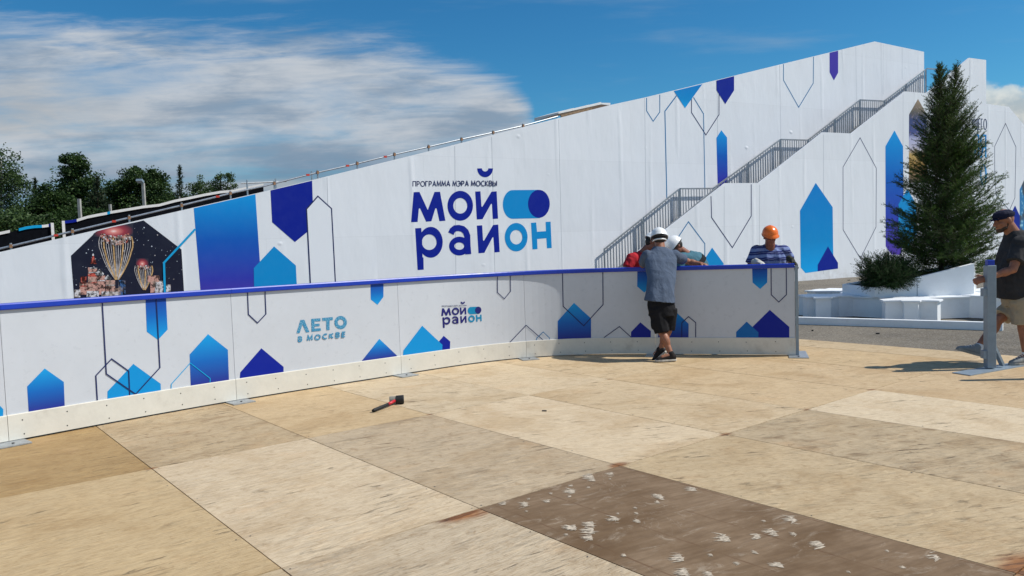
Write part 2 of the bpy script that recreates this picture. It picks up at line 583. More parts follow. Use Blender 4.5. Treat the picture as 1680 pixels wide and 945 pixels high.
def plywood(name, brown=False):
    """weathered plywood; UV = metres along and across the sheet, corner colours = sheet tint, 'seed' and 'wear' per sheet"""
    mt, k, b = basemat(name, (0.5, 0.4, 0.25), 0.7, 0, 0.3)
    uv = k.new('ShaderNodeUVMap').outputs[0]
    a_col = k.new('ShaderNodeAttribute'); a_col.attribute_name = 'tintcol'
    a_seed = k.new('ShaderNodeAttribute'); a_seed.attribute_name = 'seed'
    a_wear = k.new('ShaderNodeAttribute'); a_wear.attribute_name = 'wear'
    off = k.new('ShaderNodeCombineXYZ')
    k.l.new(k.math('MULTIPLY', a_seed.outputs['Fac'], 37.0), off.inputs[0])
    k.l.new(k.math('MULTIPLY', a_seed.outputs['Fac'], 91.0), off.inputs[1])
    ad = k.new('ShaderNodeVectorMath', operation='ADD')
    k.l.new(uv, ad.inputs[0]); k.l.new(off.outputs[0], ad.inputs[1])
    tn = k.new('ShaderNodeVectorRotate', rotation_type='Z_AXIS')
    a_turn = k.new('ShaderNodeAttribute'); a_turn.attribute_name = 'turn'
    k.l.new(ad.outputs[0], tn.inputs['Vector']); k.l.new(a_turn.outputs['Fac'], tn.inputs['Angle'])
    v = tn.outputs[0]
    wear = a_wear.outputs['Fac']
    grain = k.noise(k.mapping(v, (2.2, 22, 1)), 1.6, 8, 0.66, dist=0.6)          # along u
    fig = k.noise(k.mapping(v, (0.8, 4.5, 1), (3, 3, 0)), 1.5, 4, 0.5, dist=2.4)
    rings = k.math('FRACT', k.math('MULTIPLY', fig, 16.0))
    rings = k.smooth(k.math('ABSOLUTE', k.math('SUBTRACT', rings, 0.5)), 0.36, 0.5)
    blot = k.noise(v, 1.1, 7, 0.62, dist=0.5)
    blot2 = k.noise(k.mapping(v, (1, 2.2, 1), (8, 1, 0)), 2.3, 7, 0.66)
    crack = k.noise(k.mapping(v, (2.2, 13, 1), (1, 7, 0)), 1.8, 7, 0.62, dist=.5)
    crack_m = k.smooth(crack, 0.575, 0.66)
    scat = k.smooth(k.noise(v, 2.1, 3, 0.55), 0.50, 0.66)
    flake = k.noise(k.mapping(v, (6, 32, 1), (2, 5, 0)), 1.6, 4, 0.6, dist=0.2)
    base = a_col.outputs['Color']
    if brown:
        c = k.mix(k.smooth(k.math('ADD', k.math('MULTIPLY', blot, .6), k.math('MULTIPLY', blot2, .4)), 0.36, 0.64), (0.135, 0.082, 0.042), (0.255, 0.178, 0.112))
        c = k.mix(k.math('MULTIPLY', k.smooth(grain, 0.4, 0.7), 0.45), c, (0.105, 0.066, 0.038))
        smear = k.math('MULTIPLY', k.smooth(k.noise(k.mapping(v, (3, 7, 1)), 1.5, 7, .7, dist=1.0), .54, .72), .5)
        c = k.mix(smear, c, (0.40, 0.33, 0.25))
        faint = k.smooth(k.math('ABSOLUTE', k.math('SUBTRACT', k.noise(v, 3.2, 3, .5, dist=2.0), 0.5)), 0.012, 0.0)
        c = k.mix(k.math('MULTIPLY', k.math('MULTIPLY', faint, scat), 0.3), c, (0.40, 0.34, 0.27))
        sp = k.new('ShaderNodeSeparateXYZ'); k.l.new(uv, sp.inputs[0])
        ln = k.math('FRACT', k.math('ADD', k.math('MULTIPLY', sp.outputs[0], 2.7), k.math('MULTIPLY', blot, 0.15)))
        lm = k.smooth(k.math('ABSOLUTE', k.math('SUBTRACT', ln, 0.5)), 0.028, 0.0)
        c = k.mix(k.math('MULTIPLY', k.math('MULTIPLY', lm, k.smooth(blot2, .40, .62)), 0.6), c, (0.085, 0.034, 0.014))
        h = k.math('ADD', k.math('MULTIPLY', grain, 0.3), k.math('MULTIPLY', smear, 0.4))
        k.l.new(k.bump(h, 0.5, 0.006), b.inputs['Normal'])
        b.inputs['Roughness'].default_value = 0.65
        b.inputs['Specular IOR Level'].default_value = 0.12
    else:
        def tone(r, g, bb): return k.mix(1.0, base, (r, g, bb), 'MULTIPLY')
        c = k.mix(k.math('MULTIPLY', k.smooth(grain, 0.35, 0.72), 0.30), base, tone(0.74, 0.67, 0.57))
        c = k.mix(k.math('MULTIPLY', rings, 0.22), c, tone(0.66, 0.55, 0.42))
        c = k.mix(k.math('MULTIPLY', k.smooth(blot, 0.45, 0.68), 0.60), c, tone(0.70, 0.61, 0.49))
        c = k.mix(k.math('MULTIPLY', k.smooth(blot2, 0.50, 0.72), k.math('MULTIPLY', wear, 0.95)), c, tone(0.46, 0.39, 0.32))
        c = k.mix(k.math('MULTIPLY', k.smooth(blot2, 0.46, 0.28), 0.40), c, tone(1.20, 1.21, 1.20))
        lump = k.noise(k.mapping(v, (2.6, 10.5, 1), (3, 6, 0)), 1.7, 5, 0.55, dist=.35)
        patch = k.smooth(k.noise(v, 1.5, 3, .5), .42, .66)
        c = k.mix(k.math('MULTIPLY', k.smooth(lump, 0.55, 0.72), k.math('MULTIPLY', k.math('ADD', patch, .15), k.math('ADD', 0.25, k.math('MULTIPLY', wear, .5)))), c, tone(0.60, 0.52, 0.43))
        cm = k.math('MULTIPLY', crack_m, k.math('ADD', k.math('MULTIPLY', scat, k.math('ADD', 0.50, k.math('MULTIPLY', wear, 0.5))), 0.08))
        c = k.mix(cm, c, (0.13, 0.085, 0.045))
        c = k.mix(k.math('MULTIPLY', k.smooth(flake, 0.62, 0.74), 0.25), c, (0.22, 0.155, 0.09))
        warm = k.smooth(k.noise(k.mapping(v, (1, 1.6, 1), (5, 9, 0)), 1.4, 6, .6), 0.56, 0.75)
        c = k.mix(k.math('MULTIPLY', warm, 0.40), c, (0.52, 0.33, 0.17))
        hair = k.noise(k.mapping(v, (7, 75, 1), (4, 1, 0)), 1.7, 5, 0.7, dist=.4)
        c = k.mix(k.math('MULTIPLY', k.smooth(hair, 0.50, 0.64), 0.62), c, tone(0.58, 0.48, 0.37))
        c = k.mix(k.math('MULTIPLY', k.smooth(hair, 0.47, 0.34), 0.50), c, tone(1.22, 1.23, 1.22))
        mott = k.noise(v, 13.0, 5, .65, dist=.8)
        c = k.mix(k.math('MULTIPLY', k.smooth(mott, 0.54, 0.68), k.math('ADD', .26, k.math('MULTIPLY', wear, .40))), c, tone(0.55, 0.45, 0.35))
        speck = k.smooth(k.noise(k.mapping(v, (1, 1, 1), (2, 8, 0)), 34.0, 2, .5), .70, .78)
        c = k.mix(k.math('MULTIPLY', speck, 0.45), c, (0.14, 0.09, 0.05))
        # rust bled from the fixings at some sheet corners
        geo = k.new('ShaderNodeNewGeometry')
        for (rx, ry, rr, st, clip) in RUST:
            sb_ = k.new('ShaderNodeVectorMath', operation='SUBTRACT')
            k.l.new(geo.outputs['Position'], sb_.inputs[0]); sb_.inputs[1].default_value = (rx, ry, 0.0)
            dots = []
            for ax_, rad_ in ((DU, rr), (DV, rr * .55)):
                dt = k.new('ShaderNodeVectorMath', operation='DOT_PRODUCT')
                k.l.new(sb_.outputs[0], dt.inputs[0]); dt.inputs[1].default_value = tuple(ax_)
                q = k.math('DIVIDE', dt.outputs['Value'], rad_)
                dots.append(k.math('MULTIPLY', q, q))
            dd = k.math('SQRT', k.math('ADD', dots[0], dots[1]))
            dd = k.math('ADD', dd, k.math('MULTIPLY', k.math('SUBTRACT', blot2, 0.5), 1.3))
            dd = k.math('ADD', dd, k.math('MULTIPLY', k.math('SUBTRACT', grain, 0.5), 1.2))
            mk = k.math('MULTIPLY', k.smooth(dd, 1.0, 0.2), st)
            if clip:
                dv_ = k.new('ShaderNodeVectorMath', operation='DOT_PRODUCT')
                k.l.new(geo.outputs['Position'], dv_.inputs[0]); dv_.inputs[1].default_value = tuple(DV)
                mk = k.math('MULTIPLY', mk, k.math('LESS_THAN', dv_.outputs['Value'], V0))
            c = k.mix(mk, c, k.mix(k.smooth(grain, .35, .65), (0.11, 0.034, 0.009), (0.32, 0.12, 0.03)))
        h = k.math('ADD', k.math('MULTIPLY', grain, 0.30), k.math('MULTIPLY', k.math('MULTIPLY', crack_m, k.math('ADD', scat, 0.15)), -0.8))
        wav = k.noise(k.mapping(v, (2.2, 9, 1), (6, 2, 0)), 1.3, 4, .5, dist=.3)
        h = k.math('ADD', h, k.math('MULTIPLY', lump, k.math('ADD', 0.30, k.math('MULTIPLY', patch, k.math('ADD', 0.5, k.math('MULTIPLY', wear, 1.9))))))
        h = k.math('ADD', h, k.math('MULTIPLY', wav, 0.5))
        h = k.math('ADD', h, k.math('MULTIPLY', flake, 0.25))
        h = k.math('ADD', h, k.math('MULTIPLY', hair, 0.30))
        k.l.new(k.bump(h, 0.7, 0.022), b.inputs['Normal'])
    k.l.new(c, b.inputs['Base Color'])
    return mt


# ---------------------------------------------------------------- ground
gb = MB().prism([(-900, -300), (900, -300), (900, 1500), (-900, 1500)], -0.4, -0.022)
tag(gb.build('ground', M['asphalt'], loc=(0, 0, 0)), kind='structure')

# ---------------------------------------------------------------- plywood deck
AU, AV = R_(50.96), R_(-39.06)
DU = Vector((math.sin(AU), math.cos(AU), 0)); DV = Vector((math.sin(AV), math.cos(AV), 0))
SW, SL = 1.232, 2.435                      # sheet width along u, length along v
U0, V0 = 1.421, 3.655                      # one corner of the grid


def uvp(u, v, z=0.0):
    p = DU * u + DV * v
    return Vector((p.x, p.y, z))


def corner(i, j):
    return uvp(U0 + i * SW, V0 + j * SL)


RUST = []
for (i, j, rr, st, du, dv) in [(1, 0, .25, .95, -.12, -.02), (2, 0, .13, .9, 0, .02), (3, 0, .10, .7, 0, 0), (4, 0, .08, .5, 0, 0),
                               (5, 0, .09, .75, 0, 0), (0, 1, .07, .8, 0, 0), (2, -1, .3, .9, .1, 0), (3, -1, .2, .8, 0, 0),
                               (6, 0, .10, .7, .2, .5), (2, 1, .06, .6, 0, 0), (4, 1, .07, .6, 0, 0)]:
    p = uvp(U0 + i * SW + du, V0 + j * SL + dv)
    RUST.append((p.x, p.y, rr, st, (i, j) == (1, 0)))

TINT = {  # (column, row): colour, wear
    (0, 0): ((0.520, 0.388, 0.220), 0.15), (0, 1): ((0.390, 0.262, 0.118), 0.35), (-1, 0): ((0.488, 0.352, 0.196), 0.2), (-1, 1): ((0.400, 0.275, 0.130), .3),
    (1, 0): ((0.599, 0.484, 0.334), 0.30), (1, 1): ((0.471, 0.363, 0.227), 0.8), (1, -1): ((0.519, 0.422, 0.296), 0.55),
    (2, 0): ((0.488, 0.387, 0.262), 0.65), (2, 1): ((0.543, 0.406, 0.238), 0.25),
    (3, 0): ((0.630, 0.508, 0.347), 0.15), (3, 1): ((0.582, 0.469, 0.316), 0.5), (3, -1): ((0.511, 0.395, 0.245), 0.45),
    (4, 0): ((0.582, 0.457, 0.296), 0.30), (4, 1): ((0.614, 0.493, 0.331), 0.15), (4, -1): ((0.463, 0.363, 0.234), 0.95),
    (5, 0): ((0.567, 0.429, 0.262), 0.25), (5, 1): ((0.582, 0.453, 0.288), 0.4), (5, -1): ((0.639, 0.524, 0.365), 0.10),
    (6, 0): ((0.559, 0.422, 0.257), 0.35), (6, -1): ((0.551, 0.414, 0.253), 0.25), (6, 1): ((0.551, 0.422, 0.257), .3),
    (7, 0): ((0.543, 0.406, 0.238), 0.3), (7, -1): ((0.534, 0.399, 0.242), 0.3),
}
M['ply'] = plywood('weathered_plywood')
M['plybrown'] = plywood('brown_film_faced_plywood', True)
U_EDGE = 10.72


def sheet(i, j, vs, fs, data, gap=0.0036):
    u0, u1 = U0 + (i - 1) * SW + gap, U0 + i * SW - gap
    v0, v1 = V0 + j * SL + gap, V0 + (j + 1) * SL - gap
    u1 = min(u1, U_EDGE)
    rnd = random.Random(i * 77 + j * 13 + 5)
    dz = [rnd.uniform(-0.0012, 0.0012) for _ in range(4)]
    b = len(vs)
    P = [(u0, v0), (u1, v0), (u1, v1), (u0, v1)]
    for q, (u, v) in enumerate(P):
        vs.append(uvp(u, v, dz[q]))
    for q, (u, v) in enumerate(P):
        vs.append(uvp(u, v, -0.018))
    faces = [(b, b + 1, b + 2, b + 3)] + [(b + q, b + 4 + q, b + 4 + (q + 1) % 4, b + (q + 1) % 4) for q in range(4)]
    col, wear = TINT.get((i, j), (tuple(c_ * t_ for c_, t_ in zip((0.54, 0.42, 0.265), [rnd.uniform(.88, 1.12)] * 3)), rnd.uniform(.15, .6)))
    for f in faces:
        fs.append(f); data.append((col, (i * 0.173 + j * 0.411) % 1.0, wear, 0.0 if i <= 1 else (.22 if i == 2 else .46)))
    return P


def deck_mesh(name, cells):
    vs, fs, data, = [], [], []
    uvd = []
    for (i, j) in cells:
        P = sheet(i, j, vs, fs, data)
        uvd += P + P
    me = pymesh(name, vs, fs, uvs=uvd)
    a = me.attributes.new('tintcol', 'FLOAT_COLOR', 'FACE')
    for q, d in enumerate(data): a.data[q].color = (*d[0], 1)
    for nm, idx in (('seed', 1), ('wear', 2), ('turn', 3)):
        a = me.attributes.new(nm, 'FLOAT', 'FACE')
        for q, d in enumerate(data): a.data[q].value = d[idx]
    return me


cells = []
for i in range(-4, 9):
    for j in range(-4, 4):
        if (i, j) == (2, -1): continue
        if U0 + (i - 1) * SW > U_EDGE - .05: continue
        c = uvp(U0 + (i - .5) * SW, V0 + (j + .5) * SL)
        if j >= 2 and c.y > 11.5 - 0.2 * c.x: continue
        cells.append((i, j))
tag(link('floor', deck_mesh('plywood_deck', cells), M['ply'], loc=(0, 0, 0)), kind='structure')
ub = MB().prism([tuple(uvp(-6, -6))[:2], tuple(uvp(U_EDGE - .03, -6))[:2], tuple(uvp(U_EDGE - .03, 8.4))[:2], tuple(uvp(-6, 13))[:2]], -0.0215, -0.014)
tag(ub.build('subfloor', M['soil']), kind='structure')
bs = link('plywood_sheet', deck_mesh('plywood_sheet', [(2, -1)]), M['plybrown'])
M['bare'] = noisy('bared_pale_wood', (0.46, 0.39, 0.305), 0.8, amp=.45, scale=45, spec=.1)
MARKS = [(900, 620), (930, 600), (1010, 600), (1000, 570), (1000, 655), (995, 625), (1120, 550), (1110, 575), (1135, 540), (1200, 540), (1205, 520), (1205, 565), (1195, 588), (1290, 500), (1300, 515), (1310, 485),
         (1380, 485), (1375, 510), (1280, 548), (1095, 610), (1600, 590), (1590, 615), (1490, 640), (1495, 665), (1410, 665), (1400, 690), (1500, 700), (1210, 730), (1180, 760), (1290, 710), (1290, 740), (1285, 775), (1440, 855)]
MARKS = [(500 + .365 * x, 600 + .365 * y) for x, y in MARKS]
MARKS += [(1080 + .407 * x, 560 + .407 * y) for x, y in [(145, 598), (430, 725), (545, 718), (400, 785), (275, 795), (465, 770), (550, 778), (655, 820), (395, 853), (490, 903), (90, 875), (215, 862), (320, 895), (925, 845), (1120, 868), (770, 930), (990, 912), (110, 930), (210, 938)]]
rnd = random.Random(17)
fm, dm = MB(), MB()
for (x, y) in MARKS:
    p = ground_at(x, y)
    u_, v_ = p.dot(DU), p.dot(DV)
    if not (U0 + SW + .04 < u_ < U0 + 2 * SW - .04 and v_ < V0 - .04): continue
    R = .014 + .052 * rnd.random() ** 1.3
    ctr = math.pi + rnd.gauss(0, .25)
    for q in range(rnd.randint(22, 34)):
        back_ = rnd.random() < .12
        a_ = ctr + rnd.gauss(0, .42) + back_ * math.pi
        L_ = R * rnd.uniform(.5, 1.5) * (.6 if back_ else 1); w_ = rnd.uniform(.0016, .0048) * (R / .04)
        d_ = Vector((math.cos(a_), math.sin(a_), 0)); n_ = Vector((0, 1, 0))
        o_ = p + n_ * rnd.gauss(0, .34) * R - d_ * R * .2
        zz = .0016 + .00004 * q
        k1 = rnd.uniform(.25, .5)
        m_ = Vector((-d_.y, d_.x, 0))
        pts_ = [o_ - m_ * w_ * .3, o_ + d_ * L_ * k1 - m_ * w_, o_ + d_ * L_, o_ + d_ * L_ * k1 + m_ * w_, o_ + m_ * w_ * .3]
        fm.add([(t_.x, t_.y, zz) for t_ in pts_], [(0, 1, 2, 3, 4)])
    r_ = R * rnd.uniform(.10, .17)
    dm.add([(p.x + r_ * 1.3 * math.cos(t_ * math.pi / 4), p.y + r_ * math.sin(t_ * math.pi / 4), .0032) for t_ in range(8)], [tuple(range(8))])
fm.build('scuff_marks', M['bare'], bs)
tag(bs, 'dark brown film-faced plywood sheet with white scuff marks in the pale floor', 'plywood sheet')
# screw heads along the sheet edges
sb = MB()
rnd = random.Random(4)
for (i, j) in cells:
    if not (-1 <= i <= 7 and -2 <= j <= 1): continue
    for u in (0.035, SW - 0.035):
        for q in range(6):
            if rnd.random() < .45: continue
            p = uvp(U0 + (i - 1) * SW + u + rnd.uniform(-.01, .01), V0 + j * SL + 0.05 + q * (SL - .1) / 5 + rnd.uniform(-.03, .03), 0.0015)
            n = 6; rr = rnd.uniform(.004, .0065)
            sb.add([(p.x + rr * math.cos(a * math.pi / 3), p.y + rr * math.sin(a * math.pi / 3), .0018) for a in range(6)], [tuple(range(6))])
sc = sb.build('floor_screws', M['screw'], loc=(0, 0, 0))
tag(sc, kind='structure')


# ---------------------------------------------------------------- surfaces that carry printed artwork
class Plane:
    """vertical wall plane; s metres along it, z up"""
    def __init__(self, p0, az):
        a = R_(az)
        self.p0 = Vector((p0[0], p0[1], 0)); self.d = Vector((math.sin(a), math.cos(a), 0)); self.n = Vector((self.d.y, -self.d.x, 0))
        self.cuts = None

    def shifted(self, back):
        q = Plane((0, 0), 0); q.p0 = self.p0 - self.n * back; q.d = self.d.copy(); q.n = self.n.copy(); q.cuts = None
        return q

    def sz(self, px, py):
        r = sight(px, py)
        t = self.n.dot(self.p0) / (self.n.x * r.x + self.n.y * r.y)
        P = Vector((r.x * t, r.y * t, EYE + r.z * t))
        return ((P - self.p0).dot(self.d), P.z)

    def p3(self, s, z, off=0.0):
        q = self.p0 + self.d * s + self.n * off
        return Vector((q.x, q.y, z))


class Curve:
    """vertical curved board face; s metres along it"""
    def __init__(self, pts):
        self.pts = [Vector((p[0], p[1])) for p in pts]
        self.s = [0.0]
        for a, b in zip(self.pts, self.pts[1:]): self.s.append(self.s[-1] + (b - a).length)
        self.nv = []
        for i in range(len(self.pts)):
            d = (self.pts[min(i + 1, len(self.pts) - 1)] - self.pts[max(i - 1, 0)]).normalized()
            self.nv.append(Vector((d.y, -d.x)))
        self.cuts = self.s

    def sz(self, px, py):
        r = sight(px, py); r2 = Vector((r.x, r.y))
        for i in range(len(self.pts) - 1):
            a, b = self.pts[i], self.pts[i + 1]
            e = b - a
            den = r2.x * e.y - r2.y * e.x
            if abs(den) < 1e-9: continue
            t = (a.x * e.y - a.y * e.x) / den
            w = (a.x * r2.y - a.y * r2.x) / den
            if t > 0 and (-1e-6 <= w <= 1 + 1e-6 or (i == len(self.pts) - 2 and w > 1) or (i == 0 and w < 0)):
                return (self.s[i] + w * (self.s[i + 1] - self.s[i]), EYE + r.z * t)
        raise ValueError((px, py))

    def p3(self, s, z, off=0.0):
        i = 0
        while i < len(self.s) - 2 and self.s[i + 1] < s: i += 1
        w = (s - self.s[i]) / (self.s[i + 1] - self.s[i])
        p = self.pts[i].lerp(self.pts[i + 1], w)
        n = self.nv[i].lerp(self.nv[i + 1], min(max(w, 0), 1)).normalized()
        p = p + n * off
        return Vector((p.x, p.y, z))

    def n3(self, s):
        a, b = self.p3(s, 0, 0), self.p3(s, 0, 1)
        return (b - a).normalized()


def art_mesh(name, surf, polys, off, step=0.0004):
    """flat polygons in (s, z) laid on a surface, each polygon a hair above the last"""
    allv, allf, alluv = [], [], []
    for q, poly in enumerate(polys):
        bm = bmesh.new()
        vs = [bm.verts.new((p[0], p[1], 0)) for p in poly]
        try:
            f = bm.faces.new(vs)
        except ValueError:
            bm.free(); continue
        bmesh.ops.triangulate(bm, faces=[f])
        if surf.cuts:
            lo, hi = min(p[0] for p in poly), max(p[0] for p in poly)
            for c in surf.cuts:
                if lo + 1e-4 < c < hi - 1e-4:
                    bmesh.ops.bisect_plane(bm, geom=bm.verts[:] + bm.edges[:] + bm.faces[:], plane_co=(c, 0, 0), plane_no=(1, 0, 0))
        zlo, zhi = min(p[1] for p in poly), max(p[1] for p in poly)
        slo, shi = min(p[0] for p in poly), max(p[0] for p in poly)
        bm.verts.index_update()
        b = len(allv)
        for v in bm.verts:
            allv.append(surf.p3(v.co.x, v.co.y, off + q * step))
            alluv.append(((v.co.x - slo) / max(shi - slo, 1e-6), (v.co.y - zlo) / max(zhi - zlo, 1e-6)))
        for f in bm.faces:
            ids = [b + v.index for v in f.verts]
            a3, b3, c3 = (allv[ids[0]], allv[ids[1]], allv[ids[2]])
            nn = (b3 - a3).cross(c3 - a3)
            mid = (slo + shi) / 2
            ref = surf.p3(mid, 0, 1) - surf.p3(mid, 0, 0)
            allf.append(ids if nn.dot(ref) > 0 else ids[::-1])
        bm.free()
    return pymesh(name, allv, allf, alluv)


def art(name, surf, polys, mat, parent, off, px=True, step=0.0001):
    if px: polys = [[surf.sz(*p) for p in poly] for poly in polys]
    return link(name, art_mesh(name, surf, polys, off, step), mat, parent)


def stroke(pts, w, closed=False):
    """mitred strip round a polyline in (s, z): list of quads"""
    pts = [Vector(p) for p in pts]
    n = len(pts)
    L, Rr = [], []
    for i in range(n):
        if closed:
            a, c = pts[i - 1], pts[(i + 1) % n]
        else:
            a, c = pts[max(i - 1, 0)], pts[min(i + 1, n - 1)]
        b = pts[i]
        d1 = (b - a).normalized() if (b - a).length > 1e-9 else (c - b).normalized()
        d2 = (c - b).normalized() if (c - b).length > 1e-9 else d1
        n1 = Vector((-d1.y, d1.x)); n2 = Vector((-d2.y, d2.x))
        mm = (n1 + n2)
        if mm.length < 1e-6: mm = n1
        mm.normalize()
        k = (w / 2) / max(mm.dot(n1), 0.35)
        L.append(b + mm * k); Rr.append(b - mm * k)
    out = []
    for i in range(n if closed else n - 1):
        j = (i + 1) % n
        out.append([tuple(L[i]), tuple(L[j]), tuple(Rr[j]), tuple(Rr[i])])
    return out


def art_line(name, surf, pts, w, mat, parent, off, closed=False):
    p = [surf.sz(*q) for q in pts]
    return link(name, art_mesh(name, surf, stroke(p, w, closed), off, 0.0), mat, parent)


def ell(cx, cy, rx, ry, a0=0, a1=360, n=36):
    return [(cx + rx * math.cos(R_(a0 + (a1 - a0) * i / n)), cy + ry * math.sin(R_(a0 + (a1 - a0) * i / n))) for i in range(n + (1 if (a1 - a0) % 360 else 0))]


def ring(cx, cy, rx, ry, ix, iy, a0=0, a1=360, n=36, icx=None, icy=None):
    icx = cx if icx is None else icx; icy = cy if icy is None else icy
    out = []
    for i in range(n):
        t0, t1 = R_(a0 + (a1 - a0) * i / n), R_(a0 + (a1 - a0) * (i + 1) / n)
        out.append([(cx + rx * math.cos(t0), cy + ry * math.sin(t0)), (cx + rx * math.cos(t1), cy + ry * math.sin(t1)),
                    (icx + ix * math.cos(t1), icy + iy * math.sin(t1)), (icx + ix * math.cos(t0), icy + iy * math.sin(t0))])
    return out


# capital letters as strokes in a box 0..w wide, 0..1 high (y up)
def arc(cx, cy, rx, ry, a0, a1, n=12):
    return [(cx + rx * math.cos(R_(a0 + (a1 - a0) * i / n)), cy + ry * math.sin(R_(a0 + (a1 - a0) * i / n))) for i in range(n + 1)]


GLYPH = {
    'П': (.70, [[(0, 0), (0, 1), (.66, 1), (.66, 0)]]),
    'Р': (.58, [[(0, 0), (0, 1), (.28, 1)] + arc(.28, .73, .27, .27, 80, -80) + [(.28, .46), (0, .46)]]),
    'О': (.92, [arc(.46, .5, .46, .5, 90, 450, 28)]),
    'Г': (.52, [[(0, 0), (0, 1), (.5, 1)]]),
    'А': (.76, [[(0, 0), (.38, 1), (.76, 0)], [(.13, .32), (.63, .32)]]),
    'М': (.86, [[(0, 0), (.08, 1), (.43, .18), (.78, 1), (.86, 0)]]),
    'Э': (.66, [arc(.20, .5, .44, .5, 125, -125, 20), [(.2, .5), (.62, .5)]]),
    'С': (.72, [arc(.46, .5, .46, .5, 55, 305, 22)]),
    'К': (.62, [[(0, 0), (0, 1)], [(.58, 1), (.04, .50), (.62, 0)]]),
    'В': (.60, [[(0, 0), (0, 1), (.30, 1)] + arc(.30, .76, .24, .24, 80, -80) + [(.30, .52), (0, .52)], [(.30, .52)] + arc(.32, .26, .27, .26, 80, -80) + [(.30, 0), (0, 0)]]),
    'Ы': (.88, [[(0, 1), (0, 0), (.28, 0)] + arc(.30, .28, .26, .28, -80, 80) + [(.28, .56), (0, .56)], [(.84, 0), (.84, 1)]]),
    'Е': (.54, [[(.52, 1), (0, 1), (0, 0), (.54, 0)], [(0, .52), (.48, .52)]]),
    'Щ': (.90, [[(0, 1), (0, 0), (.88, 0), (.88, -.2)], [(.40, 0), (.40, 1)], [(.80, 0), (.80, 1)]]),
    'У': (.66, [[(0, 1), (.34, .34)], [(.66, 1), (.26, 0), (.08, 0)]]),
    'Я': (.60, [[(.58, 0), (.58, 1), (.28, 1)] + arc(.28, .73, .28, .27, 100, 260) + [(.28, .46), (.58, .46)], [(.28, .46), (0, 0)]]),
}


def lettering(text, o, ex, ey, weight, gap=.26, space=.5):
    """text set from o=(x,y) in a frame whose x axis ex spans the whole line and y axis ey the cap height (drawing coordinates)"""
    adv, total = [], 0.0
    for ch in text:
        w = space if ch == ' ' else GLYPH[ch][0] + gap
        adv.append(total); total += w
    total -= gap
    out = []
    hgt = math.hypot(*ey); wid = math.hypot(*ex)
    for ch, a in zip(text, adv):
        if ch == ' ': continue
        for line in GLYPH[ch][1]:
            cl = len(line) > 20 and abs(line[0][0] - line[-1][0]) < 1e-6 and abs(line[0][1] - line[-1][1]) < 1e-6
            pts = [((a + p[0]) / total * wid, p[1] * hgt) for p in (line[:-1] if cl else line)]
            for quad in stroke(pts, weight * hgt, cl):
                out.append([(o[0] + q[0] / wid * ex[0] + q[1] / hgt * ey[0], o[1] + q[0] / wid * ex[1] + q[1] / hgt * ey[1]) for q in quad])
    return out


# ---------------------------------------------------------------- the slide
WALL_AZ = 61.0
FW = Plane((10.07, 27.2), WALL_AZ)        # wall in front of the stairs
MW = FW.shifted(2.3)                      # main wall behind the stairs
FAR = FW.shifted(9.0)                     # far side of the lane
slide = thing('snow_slide', FW.p3(0, -0.02, -1.2), 'huge white banner-clad slide with blue house prints, metal stairs and scaffold rails', 'slide')


def wall_poly(name, surf, sz, thick, mat, parent, split=None):
    """upright slab with its outline given in (s, z); UV in metres"""
    n = len(sz)
    vs = [surf.p3(s, z, 0) for s, z in sz] + [surf.p3(s, z, -thick) for s, z in sz]
    uv = [(s, z) for s, z in sz] * 2
    fs = [tuple(range(n)), tuple(range(2 * n - 1, n - 1, -1))]
    for i in range(n):
        j = (i + 1) % n
        fs.append((j, i, n + i, n + j))
    me = pymesh(name, vs, fs, uv)
    bm = bmesh.new(); bm.from_mesh(me)
    bmesh.ops.recalc_face_normals(bm, faces=bm.faces)
    bm.to_mesh(me); bm.free()
    return link(name, me, mat, parent)


top_px = [(0, 413.5), (155, 378), (320, 340), (419, 317.5), (512, 295.3), (700, 249), (915, 194), (1000, 172.5), (1057.5, 160), (1285, 104.5), (1435, 68), (1516, 85)]
top = [MW.sz(*p) for p in top_px]
dz = (top[2][1] - top[0][1]) / (top[2][0] - top[0][0])
top_full = [(-29.0, max(0.5, top[0][1] + dz * (-29.0 - top[0][0])))] + top
main = wall_poly('main_wall', MW, [(top_full[0][0], -0.02)] + top_full + [(top[-1][0], -0.02)], 0.06, M['vinyl'], slide)
front_sz = [(-7.05, -0.02), (-7.05, 1.24), (-3.24, 3.44), (-1.68, 3.46), (1.61, 5.33), (3.19, 5.35), (6.42, 7.12), (7.79, 7.14), (10.73, 8.80), (11.97, 8.82),
            (11.97, 6.97), (13.70, 6.95), (17.2, 4.85), (18.9, 4.85), (22.3, 2.95), (23.9, 2.95), (27.0, 1.2), (27.0, -0.02)]
front = wall_poly('stair_wall', FW, front_sz, 0.06, M['vinyl'], slide)
back_z = lambda s: 2.5 + (s + 24.25) * 0.199
